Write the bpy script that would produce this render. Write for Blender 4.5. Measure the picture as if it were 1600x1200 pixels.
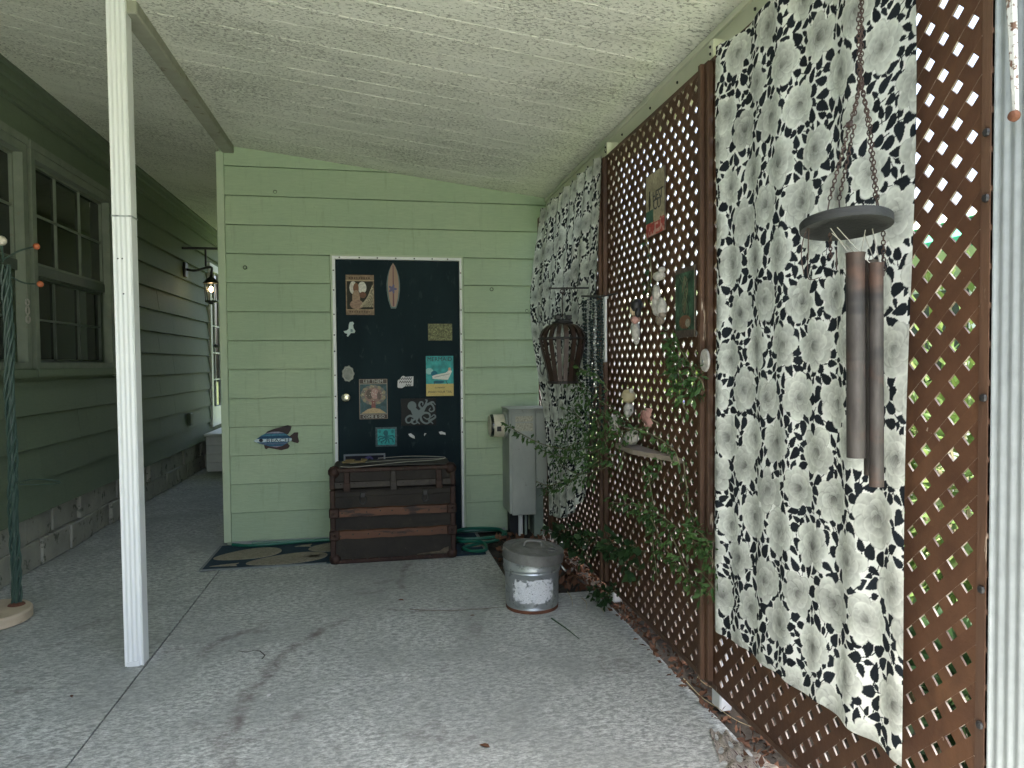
import bpy, math, random
import numpy as np
from mathutils import Vector, Matrix

random.seed(7)
rng = np.random.default_rng(7)
for o in list(bpy.data.objects):
    bpy.data.objects.remove(o)
SC = bpy.context.scene
COL = SC.collection

# ------------------------------------------------------------------ camera
CAM_H, FPX = 1.30, 1109.0
def cam_rows(yaw, pitch, roll):
    cy, sy, cp, sp = math.cos(yaw), math.sin(yaw), math.cos(pitch), math.sin(pitch)
    fwd = np.array([sy*cp, cy*cp, -sp]); right = np.array([cy, -sy, 0.0]); down = np.cross(fwd, right)
    c, s = math.cos(roll), math.sin(roll)
    return np.array([c*right+s*down, -s*right+c*down, fwd])
CM = cam_rows(math.radians(10.538), math.radians(1.747), math.radians(0.506))
cam = bpy.data.cameras.new('camera'); camo = bpy.data.objects.new('camera', cam); COL.objects.link(camo)
cam.sensor_width = 36.0; cam.lens = 36.0*FPX/1600.0; cam.clip_start = 0.05; cam.clip_end = 500.0
r_, d_, f_ = CM
camo.matrix_world = Matrix(((r_[0], -d_[0], -f_[0], 0), (r_[1], -d_[1], -f_[1], 0), (r_[2], -d_[2], -f_[2], CAM_H), (0, 0, 0, 1)))
SC.camera = camo

# ------------------------------------------------------------------ light
SUN_EL, SUN_AZ = math.radians(79), math.radians(212)       # azimuth measured clockwise from +Y
world = bpy.data.worlds.new('World'); SC.world = world; world.use_nodes = True
wn = world.node_tree.nodes; wl = world.node_tree.links
sky = wn.new('ShaderNodeTexSky'); sky.sky_type = 'NISHITA'; sky.sun_disc = False
sky.sun_elevation = SUN_EL; sky.sun_rotation = SUN_AZ; sky.air_density = 1.0; sky.dust_density = 7.0; sky.ozone_density = 0.6
wn['Background'].inputs['Strength'].default_value = 0.15
wl.new(sky.outputs[0], wn['Background'].inputs['Color'])
sd = bpy.data.lights.new('sun', 'SUN'); sd.energy = 4.0; sd.angle = math.radians(0.6); sd.color = (1.0, 0.95, 0.87)
so = bpy.data.objects.new('sun', sd); COL.objects.link(so)
sv = Vector((math.sin(SUN_AZ)*math.cos(SUN_EL), math.cos(SUN_AZ)*math.cos(SUN_EL), math.sin(SUN_EL)))
so.rotation_euler = sv.to_track_quat('Z', 'Y').to_euler(); so.location = (0, -4, 8)
SC.view_settings.view_transform = 'Standard'; SC.view_settings.look = 'None'
SC.view_settings.exposure = 2.75; SC.view_settings.gamma = 1.0
SC.render.engine = 'CYCLES'
SC.cycles.max_bounces = 10; SC.cycles.diffuse_bounces = 8

# ------------------------------------------------------------------ pixel -> place (photo 1600x1200)
def ray(x, y): return CM.T @ np.array([(x-800)/FPX, (y-600)/FPX, 1.0])
def onx(x, y, X):
    d = ray(x, y); t = X/d[0]; return Vector((X, d[1]*t, CAM_H+d[2]*t))
def ony(x, y, Y):
    d = ray(x, y); t = Y/d[1]; return Vector((d[0]*t, Y, CAM_H+d[2]*t))
def onz(x, y, Z=0.0):
    d = ray(x, y); t = (Z-CAM_H)/d[2]; return Vector((d[0]*t, d[1]*t, Z))

# ------------------------------------------------------------------ materials
def lin(c):
    c = np.asarray(c, float)/255.0
    return np.where(c <= 0.04045, c/12.92, ((c+0.055)/1.055)**2.4)
MATS = {}
class NT:
    def __init__(s, name):
        s.m = bpy.data.materials.new(name); s.m.use_nodes = True
        s.n = s.m.node_tree.nodes; s.l = s.m.node_tree.links; s.p = s.n['Principled BSDF']
        s.tc = s.n.new('ShaderNodeTexCoord')
    def coord(s, scale=(1, 1, 1), kind='Object', rot=(0, 0, 0)):
        mp = s.n.new('ShaderNodeMapping'); s.l.new(s.tc.outputs[kind], mp.inputs[0])
        mp.inputs['Scale'].default_value = scale; mp.inputs['Rotation'].default_value = rot
        return mp.outputs[0]
    def geo(s, scale=(1, 1, 1)):
        g = s.n.new('ShaderNodeNewGeometry'); mp = s.n.new('ShaderNodeMapping')
        s.l.new(g.outputs['Position'], mp.inputs[0]); mp.inputs['Scale'].default_value = scale
        return mp.outputs[0]
    def noise(s, co, scale, detail=4, rough=0.55, dist=0.0):
        t = s.n.new('ShaderNodeTexNoise'); s.l.new(co, t.inputs['Vector'])
        t.inputs['Scale'].default_value = scale; t.inputs['Detail'].default_value = detail
        t.inputs['Roughness'].default_value = rough; t.inputs['Distortion'].default_value = dist
        return t.outputs['Fac']
    def voro(s, co, scale, feature='F1', out='Distance'):
        t = s.n.new('ShaderNodeTexVoronoi'); s.l.new(co, t.inputs['Vector']); t.inputs['Scale'].default_value = scale
        t.feature = feature
        return t.outputs[out]
    def ramp(s, fac, stops):
        r = s.n.new('ShaderNodeValToRGB'); s.l.new(fac, r.inputs[0]); e = r.color_ramp.elements
        while len(e) < len(stops): e.new(0.5)
        for k, (p, c) in enumerate(stops):
            e[k].position = p; e[k].color = (c, c, c, 1) if np.isscalar(c) else (*c, 1)
        return r.outputs[0]
    def mix(s, fac, a, b, blend='MIX'):
        x = s.n.new('ShaderNodeMix'); x.data_type = 'RGBA'; x.blend_type = blend
        for sock, v in ((x.inputs[0], fac), (x.inputs[6], a), (x.inputs[7], b)):
            if isinstance(v, bpy.types.NodeSocket): s.l.new(v, sock)
            elif sock is x.inputs[0]: sock.default_value = v
            else: sock.default_value = (*v, 1)
        return x.outputs[2]
    def math(s, op, a, b=0.0):
        x = s.n.new('ShaderNodeMath'); x.operation = op
        for sock, v in ((x.inputs[0], a), (x.inputs[1], b)):
            if isinstance(v, bpy.types.NodeSocket): s.l.new(v, sock)
            else: sock.default_value = v
        return x.outputs[0]
    def bump(s, h, strength=0.3, dist=0.01):
        b = s.n.new('ShaderNodeBump'); s.l.new(h, b.inputs['Height']); b.inputs['Strength'].default_value = strength
        b.inputs['Distance'].default_value = dist; s.l.new(b.outputs[0], s.p.inputs['Normal'])
    def set(s, color=None, rough=0.6, metal=0.0, spec=None):
        if color is not None:
            if isinstance(color, bpy.types.NodeSocket): s.l.new(color, s.p.inputs['Base Color'])
            else: s.p.inputs['Base Color'].default_value = (*color, 1)
        if isinstance(rough, bpy.types.NodeSocket): s.l.new(rough, s.p.inputs['Roughness'])
        else: s.p.inputs['Roughness'].default_value = rough
        s.p.inputs['Metallic'].default_value = metal
        if spec is not None: s.p.inputs['Specular IOR Level'].default_value = spec
        MATS[s.m.name] = s.m
        return s.m

def weathered(name, c1, c2, scale=6, stretch=(1, 1, 1), spot=None, spot_scale=30, spot_at=0.66, rough=0.6, metal=0.0, bump=0.15, bscale=None, spec=None):
    t = NT(name); co = t.geo(stretch)
    col = t.mix(t.ramp(t.noise(co, scale, 6, 0.62), [(0.3, 0.0), (0.7, 1.0)]), c1, c2)
    if spot is not None:
        col = t.mix(t.ramp(t.noise(co, spot_scale, 5, 0.65), [(spot_at, 0.0), (spot_at+0.06, 1.0)]), col, spot)
    t.bump(t.noise(co, bscale or scale*6, 5, 0.6), bump, 0.006)
    return t.set(col, rough, metal, spec)
def plain(name, c, rough=0.5, metal=0.0, var=0.12, scale=25, spec=None):
    c = np.array(c); return weathered(name, tuple(c*(1-var)), tuple(np.minimum(c*(1+var), 1)), scale, rough=rough, metal=metal, bump=0.06, spec=spec)

# green lap siding: flat latex paint, faint wood grain along the board, dirt freckles
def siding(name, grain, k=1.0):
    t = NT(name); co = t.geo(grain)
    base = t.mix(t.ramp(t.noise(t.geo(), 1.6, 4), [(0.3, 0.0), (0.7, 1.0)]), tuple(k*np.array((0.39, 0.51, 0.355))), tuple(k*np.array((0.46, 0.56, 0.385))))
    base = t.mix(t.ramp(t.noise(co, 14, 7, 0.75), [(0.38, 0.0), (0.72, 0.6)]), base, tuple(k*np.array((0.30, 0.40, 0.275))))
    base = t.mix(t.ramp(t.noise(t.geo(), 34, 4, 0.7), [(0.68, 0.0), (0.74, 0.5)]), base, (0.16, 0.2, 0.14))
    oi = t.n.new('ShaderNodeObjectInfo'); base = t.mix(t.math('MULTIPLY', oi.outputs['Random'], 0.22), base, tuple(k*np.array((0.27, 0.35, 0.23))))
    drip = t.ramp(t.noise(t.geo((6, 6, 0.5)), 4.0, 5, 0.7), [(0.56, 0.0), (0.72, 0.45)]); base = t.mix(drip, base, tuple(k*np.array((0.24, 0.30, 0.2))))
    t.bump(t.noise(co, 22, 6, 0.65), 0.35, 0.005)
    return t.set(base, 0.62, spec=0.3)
M_SHED = siding('green_siding', (1, 1, 9)); M_HOUSE_SHADE = siding('house_siding_shaded', (9, 1, 9), 0.38)  # house copy of the shed green, darkened to paint in that wall's shade
M_TRIM = weathered('green_trim', (0.42, 0.52, 0.37), (0.48, 0.56, 0.4), 8, spot=(0.2, 0.24, 0.17), spot_scale=22, spot_at=0.68, bump=0.15)
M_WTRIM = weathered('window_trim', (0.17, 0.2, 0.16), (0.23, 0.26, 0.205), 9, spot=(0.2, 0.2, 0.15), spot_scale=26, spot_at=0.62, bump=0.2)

def concrete(name, light, dark, wear):
    t = NT(name)
    big = t.noise(t.geo(), 1.3, 7, 0.72, 0.6)
    st = t.noise(t.geo((0.7, 1.25, 1)), 42, 8, 0.8, 0.25)
    fine = t.noise(t.geo((0.6, 1.4, 1)), 95, 4, 0.75)
    col = t.mix(t.ramp(st, [(0.42, 0.0), (0.5, 0.55), (0.56, 1.0)]), dark, light)
    col = t.mix(t.ramp(fine, [(0.42, 0.6), (0.55, 0.0)]), col, tuple(np.array(dark)*0.8))
    col = t.mix(t.ramp(big, [(0.36, 0.75), (0.58, 0.0)]), col, tuple(np.array(dark)*1.05))
    st2 = t.noise(t.geo((1, 1, 1)), 1.7, 5, 0.62, 1.2)
    col = t.mix(t.ramp(st2, [(0.6, 0.0), (0.64, 0.3), (0.66, 0.08), (0.75, 0.25)]), col, wear)
    # curved tannin marks left where a pot and a hose once lay
    wob = t.noise(t.geo(), 5.0, 5, 0.7); patch = t.noise(t.geo(), 9.0, 5, 0.7)
    for (pa, pb_, pc, wd, amt) in (((545, 962), (425, 1045), (372, 1120), 0.05, 0.7), ((318, 1030), (345, 1000), (405, 985), 0.04, 0.6), ((590, 950), (690, 955), (790, 948), 0.025, 0.6), ((0, 1078), (60, 1074), (120, 1068), 0.02, 0.6), ((300, 1130), (380, 1150), (470, 1120), 0.05, 0.5), ((640, 880), (625, 900), (632, 925), 0.03, 0.6), ((0, 1185), (60, 1178), (118, 1172), 0.03, 0.5)):
        A, B, C = [onz(*q).to_2d() for q in (pa, pb_, pc)]
        d = 2*(A.x*(B.y-C.y)+B.x*(C.y-A.y)+C.x*(A.y-B.y)); aa, bb, cc = A.length_squared, B.length_squared, C.length_squared
        ctr = Vector(((aa*(B.y-C.y)+bb*(C.y-A.y)+cc*(A.y-B.y))/d, (aa*(C.x-B.x)+bb*(A.x-C.x)+cc*(B.x-A.x))/d, 0)); Rr = (ctr.to_2d()-A).length; mid = B
        def dist(c):
            g_ = t.n.new('ShaderNodeNewGeometry'); v = t.n.new('ShaderNodeVectorMath'); v.operation = 'DISTANCE'; t.l.new(g_.outputs['Position'], v.inputs[0]); v.inputs[1].default_value = c; return v.outputs['Value']
        ring = t.math('ABSOLUTE', t.math('ADD', t.math('SUBTRACT', dist(ctr), Rr), t.math('MULTIPLY', t.math('SUBTRACT', wob, 0.5), 0.16)))
        mk1 = t.ramp(t.math('DIVIDE', ring, wd), [(0.25, 1.0), (1.0, 0.0)])
        reach = max((A-B).length, (C-B).length)*1.1
        mk2 = t.ramp(t.math('DIVIDE', dist((B.x, B.y, 0)), reach), [(0.7, 1.0), (1.0, 0.0)])
        f = t.math('MULTIPLY', t.math('MULTIPLY', mk1, mk2), t.math('MULTIPLY', t.ramp(patch, [(0.4, 0.0), (0.62, 1.0)]), amt))
        col = t.mix(f, col, wear)
    vo = t.voro(t.geo(), 5.2); col = t.mix(t.ramp(vo, [(0.014, 0.75), (0.03, 0.0)]), col, (0.07, 0.06, 0.055))
    t.bump(t.math('ADD', st, t.math('MULTIPLY', fine, 0.5)), 0.5, 0.006)
    return t.set(col, 0.82, spec=0.25)
M_CONC = concrete('concrete', (0.70, 0.725, 0.695), (0.285, 0.30, 0.285), (0.12, 0.09, 0.085))

def ceiling():
    t = NT('ceiling_paint')
    base = t.mix(t.ramp(t.noise(t.geo(), 2.2, 4), [(0.3, 0.0), (0.7, 1.0)]), (0.70, 0.72, 0.62), (0.78, 0.79, 0.69))
    co = t.geo((1.0, 1.9, 1.0))
    flake = t.noise(co, 58, 3, 0.55, 0.3)
    mask = t.noise(t.geo((0.55, 1.0, 1.0)), 1.9, 3, 0.55)
    f = t.math('ADD', flake, t.math('MULTIPLY', t.math('SUBTRACT', mask, 0.5), 0.34))
    edge = t.ramp(f, [(0.585, 0.0), (0.61, 1.0), (0.65, 1.0), (0.70, 0.35)])
    col = t.mix(t.math('MULTIPLY', edge, 0.8), base, (0.15, 0.155, 0.11))
    mild = t.ramp(t.noise(t.geo((0.5, 3, 1)), 3.1, 5, 0.65), [(0.52, 0.0), (0.7, 0.28)])
    col = t.mix(mild, col, (0.33, 0.35, 0.26))
    t.bump(t.ramp(f, [(0.5, 1.0), (0.62, 0.0)]), 0.7, 0.006)
    return t.set(col, 0.55, spec=0.35)
M_CEIL = ceiling()
M_CREAM = weathered('cream_metal', (0.6, 0.62, 0.5), (0.68, 0.69, 0.57), 5, spot=(0.28, 0.25, 0.17), spot_scale=20, spot_at=0.68, bump=0.1)
M_BEAM = weathered('beam_paint', (0.24, 0.245, 0.19), (0.34, 0.345, 0.27), 9, spot=(0.14, 0.12, 0.08), spot_scale=14, spot_at=0.6, bump=0.3)
M_WHITE = weathered('white_metal', (0.76, 0.79, 0.79), (0.82, 0.83, 0.82), 6, stretch=(1, 1, 0.3), spot=(0.42, 0.42, 0.38), spot_scale=40, spot_at=0.7, rough=0.42, bump=0.06)
M_WDOOR = plain('white_door_paint', (0.72, 0.74, 0.72), 0.45, var=0.05)
def lattice_mat(name, cream):
    t = NT(name); g = t.geo()
    col = t.mix(t.ramp(t.noise(g, 7, 5, 0.65), [(0.3, 0.0), (0.72, 1.0)]), (0.06, 0.028, 0.015), (0.115, 0.056, 0.029))
    col = t.mix(t.ramp(t.noise(t.geo((1, 1, 0.35)), 5, 5, 0.6), [(0.55, 0.0), (0.7, 0.6)]), col, (0.19, 0.088, 0.036))
    col = t.mix(t.ramp(t.noise(g, 30, 5, 0.7), [(0.66, 0.0), (0.72, 0.8)]), col, (0.07, 0.03, 0.02))
    if cream: col = t.mix(t.ramp(t.noise(g, 16, 4, 0.6), [(0.36, 0.9), (0.58, 0.15)]), col, (0.72, 0.66, 0.56))
    else: col = t.mix(t.ramp(t.noise(g, 20, 5, 0.68), [(0.69, 0.0), (0.72, 0.85)]), col, (0.6, 0.5, 0.42))
    oi = t.n.new('ShaderNodeObjectInfo'); col = t.mix(t.math('MULTIPLY', oi.outputs['Random'], 0.45), col, (0.06, 0.026, 0.015))
    t.bump(t.noise(g, 60, 4, 0.6), 0.35, 0.005)
    return t.set(col, 0.58, spec=0.3)
M_LAT = lattice_mat('brown_lattice_paint', False); M_LATEDGE = lattice_mat('worn_lit_edge', True)  # edge copy adds cream: bare plastic plus lit hole rims painted in
M_LATPOST = weathered('brown_batten', (0.05, 0.025, 0.015), (0.12, 0.062, 0.034), 10, stretch=(1, 1, 0.15), spot=(0.55, 0.46, 0.36), spot_scale=26, spot_at=0.67, bump=0.4)
M_BLOCK = weathered('concrete_block', (0.28, 0.275, 0.23), (0.42, 0.41, 0.35), 5, spot=(0.1, 0.11, 0.08), spot_scale=12, spot_at=0.58, bump=0.6, bscale=40)
M_GLASS = NT('dark_window_glass').set((0.012, 0.016, 0.014), 0.06, spec=0.6)
M_SCREEN = plain('window_screen', (0.10, 0.12, 0.10), 0.6)
M_SASH = plain('sash_paint', (0.08, 0.1, 0.08), 0.5)
M_DOOR = weathered('blue_black_door', (0.0065, 0.0165, 0.022), (0.013, 0.029, 0.036), 4, stretch=(1, 1, 0.4), spot=(0.024, 0.042, 0.048), spot_scale=20, spot_at=0.6, rough=0.75, bump=0.12, spec=0.2)
M_BLACK = plain('black_iron', (0.02, 0.02, 0.02), 0.45)
M_BRASS = plain('worn_brass', (0.75, 0.7, 0.52), 0.22, 0.9)
M_GALV = weathered('galvanised', (0.36, 0.39, 0.40), (0.52, 0.55, 0.56), 14, spot=(0.28, 0.3, 0.3), spot_scale=34, spot_at=0.56, rough=0.38, metal=0.75, bump=0.08)
M_LID = weathered('dusty_galvanised', (0.13, 0.13, 0.12), (0.25, 0.25, 0.235), 16, spot=(0.12, 0.1, 0.08), spot_scale=30, spot_at=0.6, rough=0.6, metal=0.4, bump=0.2)
M_RUST = weathered('rust', (0.09, 0.035, 0.02), (0.2, 0.08, 0.04), 20, rough=0.85, bump=0.4)
M_BOXGREY = weathered('meter_box_grey', (0.31, 0.335, 0.31), (0.40, 0.425, 0.39), 8, stretch=(1, 1, 0.5), spot=(0.28, 0.29, 0.26), spot_scale=26, spot_at=0.64, rough=0.5, bump=0.08)
M_DUCT = weathered('duct_green', (0.2, 0.26, 0.22), (0.27, 0.33, 0.28), 10, bump=0.15)
M_IVORY = plain('ivory_plastic', (0.68, 0.64, 0.5), 0.4)
M_LABEL = weathered('faded_label', (0.6, 0.59, 0.47), (0.26, 0.26, 0.2), 90, bump=0.02)
M_CANVAS = weathered('trunk_canvas', (0.012, 0.010, 0.008), (0.03, 0.024, 0.018), 9, spot=(0.06, 0.047, 0.033), spot_scale=36, spot_at=0.66, rough=0.8, bump=0.4)
M_TWOOD = weathered('trunk_slat_wood', (0.06, 0.024, 0.012), (0.15, 0.06, 0.026), 7, stretch=(0.2, 1, 1), spot=(0.025, 0.012, 0.008), spot_scale=16, spot_at=0.54, bump=0.3)
M_TMETAL = weathered('trunk_iron', (0.022, 0.012, 0.009), (0.06, 0.03, 0.021), 18, spot=(0.09, 0.07, 0.055), spot_scale=44, spot_at=0.66, rough=0.62, metal=0.35, bump=0.4)
M_TGREY = weathered('trunk_band', (0.022, 0.018, 0.015), (0.048, 0.04, 0.033), 24, rough=0.5, metal=0.4, bump=0.2)
M_CARD = weathered('grey_card', (0.018, 0.017, 0.014), (0.04, 0.038, 0.032), 12, bump=0.2)
M_HOSE = plain('green_hose', (0.012, 0.13, 0.085), 0.35)
M_MATBLUE = weathered('mat_navy', (0.008, 0.026, 0.045), (0.014, 0.042, 0.066), 40, rough=0.9, bump=0.5, bscale=300)
M_MATTAN = weathered('mat_tan', (0.24, 0.21, 0.155), (0.38, 0.34, 0.27), 50, spot=(0.08, 0.08, 0.06), spot_scale=70, spot_at=0.6, rough=0.9, bump=0.5, bscale=300)
M_SOIL = weathered('soil_bed', (0.02, 0.017, 0.013), (0.06, 0.052, 0.04), 16, spot=(0.1, 0.085, 0.062), spot_scale=60, spot_at=0.66, rough=0.95, bump=1.0, bscale=70)
M_GRASSG = weathered('lawn', (0.05, 0.085, 0.022), (0.11, 0.14, 0.045), 3, spot=(0.2, 0.17, 0.09), spot_scale=22, spot_at=0.62, rough=0.95, bump=1.0, bscale=60)
M_PALEWOOD = weathered('pale_round_wood', (0.5, 0.4, 0.28), (0.64, 0.53, 0.39), 6, stretch=(1, 1, 3), spot=(0.36, 0.25, 0.16), spot_scale=16, spot_at=0.62, bump=0.15)
M_WIREGREEN = plain('green_cord', (0.04, 0.075, 0.06), 0.45)
M_CHIMEWOOD = weathered('grey_chime_wood', (0.007, 0.0085, 0.008), (0.017, 0.019, 0.0175), 18, stretch=(1, 1, 3), rough=0.7, bump=0.3)
def tube_mat():
    t = NT('weathered_tube'); g = t.geo()
    col = t.mix(t.ramp(t.noise(t.geo((1, 1, 0.25)), 26, 5, 0.65), [(0.3, 0.0), (0.7, 1.0)]), (0.028, 0.024, 0.022), (0.085, 0.076, 0.07))
    col = t.mix(t.ramp(t.noise(t.geo((0.6, 0.6, 1)), 9, 4, 0.6), [(0.5, 0.0), (0.66, 0.7)]), col, (0.11, 0.06, 0.043))
    col = t.mix(t.ramp(t.noise(t.geo((0.3, 0.3, 1)), 12, 3), [(0.56, 0.0), (0.68, 0.8)]), col, (0.015, 0.017, 0.019))
    t.bump(t.noise(t.geo((0.2, 0.2, 1)), 120, 3), 0.2, 0.002)
    return t.set(col, 0.5, 0.45)
M_TUBE = tube_mat()
M_CHAIN = weathered('rusty_chain', (0.028, 0.02, 0.018), (0.085, 0.05, 0.038), 40, rough=0.6, metal=0.5, bump=0.2)
M_STRING = plain('grey_string', (0.35, 0.34, 0.3), 0.8)
M_RUSTWHITE = weathered('rusty_white_paint', (0.7, 0.71, 0.68), (0.62, 0.62, 0.58), 20, spot=(0.16, 0.09, 0.06), spot_scale=60, spot_at=0.53, rough=0.6, bump=0.3)
M_STAVE = weathered('dark_stave_wood', (0.012, 0.008, 0.006), (0.05, 0.027, 0.018), 9, stretch=(1, 1, 0.2), rough=0.4, bump=0.2)
M_BEAD = plain('dark_bead', (0.03, 0.045, 0.045), 0.18); M_BEADP = plain('pale_bead', (0.32, 0.34, 0.32), 0.25)
M_CERAM = plain('chalk_white', (0.42, 0.4, 0.36), 0.7, var=.3, scale=60); M_SKIN = plain('doll_bisque', (0.6, 0.46, 0.3), 0.5)
M_BLUSH = plain('faded_rose', (0.5, 0.28, 0.24), 0.8); M_DRIFT = weathered('driftwood', (0.2, 0.16, 0.12), (0.3, 0.25, 0.2), 14, bump=0.3)
M_PURPLE = plain('lilac_petal', (0.33, 0.3, 0.72), 0.5)
M_PAPER = plain('torn_paper', (0.7, 0.7, 0.7), 0.8)
M_STRAW = plain('straw', (0.42, 0.35, 0.2), 0.8)
M_DEAD = weathered('dead_leaf', (0.07, 0.03, 0.016), (0.17, 0.08, 0.04), 18, rough=0.8, bump=0.2)
M_NWALL = weathered('neighbour_wall', (0.74, 0.74, 0.7), (0.8, 0.8, 0.77), 4, bump=0.08)
M_NGREEN = plain('green_awning', (0.03, 0.3, 0.15), 0.5)
def leaf_mat(name, c1, c2, c3):
    t = NT(name)
    g = t.n.new('ShaderNodeNewGeometry')
    col = t.mix(g.outputs['Random Per Island'], c1, c2)
    col = t.mix(t.ramp(t.noise(t.geo(), 3.0, 3), [(0.45, 0.0), (0.65, 0.7)]), col, c3)
    t.set(col, 0.5, spec=0.35)
    tr = t.n.new('ShaderNodeBsdfTranslucent'); t.l.new(col, tr.inputs[0])
    mx = t.n.new('ShaderNodeMixShader'); mx.inputs[0].default_value = 0.3
    t.l.new(t.p.outputs[0], mx.inputs[1]); t.l.new(tr.outputs[0], mx.inputs[2])
    t.l.new(mx.outputs[0], t.n['Material Output'].inputs[0])
    return t.m
M_VINE = leaf_mat('vine_leaf', (0.035, 0.085, 0.025), (0.095, 0.18, 0.05), (0.055, 0.12, 0.035))
M_DKLEAF = leaf_mat('dark_leaf', (0.02, 0.05, 0.018), (0.04, 0.085, 0.028), (0.028, 0.062, 0.023))
M_SHRUB = leaf_mat('shrub_leaf', (0.06, 0.12, 0.03), (0.14, 0.2, 0.05), (0.09, 0.15, 0.04))
M_STEM = plain('vine_stem', (0.16, 0.15, 0.08), 0.7)
def print_mat(name, rough=0.55, cloth=0.0):
    t = NT(name); a = t.n.new('ShaderNodeAttribute'); a.attribute_name = 'Col'
    t.bump(t.noise(t.geo(), 160 if not cloth else 420, 3), 0.06, 0.002)
    t.set(a.outputs['Color'], rough, spec=0.3 if not cloth else 0.1)
    if cloth:
        tr = t.n.new('ShaderNodeBsdfTranslucent'); t.l.new(a.outputs['Color'], tr.inputs[0])
        mx = t.n.new('ShaderNodeMixShader'); mx.inputs[0].default_value = cloth
        t.l.new(t.p.outputs[0], mx.inputs[1]); t.l.new(tr.outputs[0], mx.inputs[2])
        t.l.new(mx.outputs[0], t.n['Material Output'].inputs[0])
    return t.m
M_PRINT = print_mat('printed_tin'); M_CLOTH = print_mat('printed_cloth', 0.85, 0.24)
def emissive(name, c, s):
    t = NT(name); t.p.inputs['Emission Color'].default_value = (*c, 1); t.p.inputs['Emission Strength'].default_value = s
    return t.set(c, 0.3)
M_BULB = emissive('lit_bulb', (1.0, 0.70, 0.34), 7.0)
M_OBULB = plain('amber_bulb', (0.5, 0.14, 0.06), 0.25); M_WBULB = plain('pearl_bulb', (0.72, 0.66, 0.55), 0.3)
M_CLEAR = NT('lantern_glass').set((0.8, 0.8, 0.8), 0.05); M_CLEAR.node_tree.nodes['Principled BSDF'].inputs['Transmission Weight'].default_value = 0.95

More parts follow.
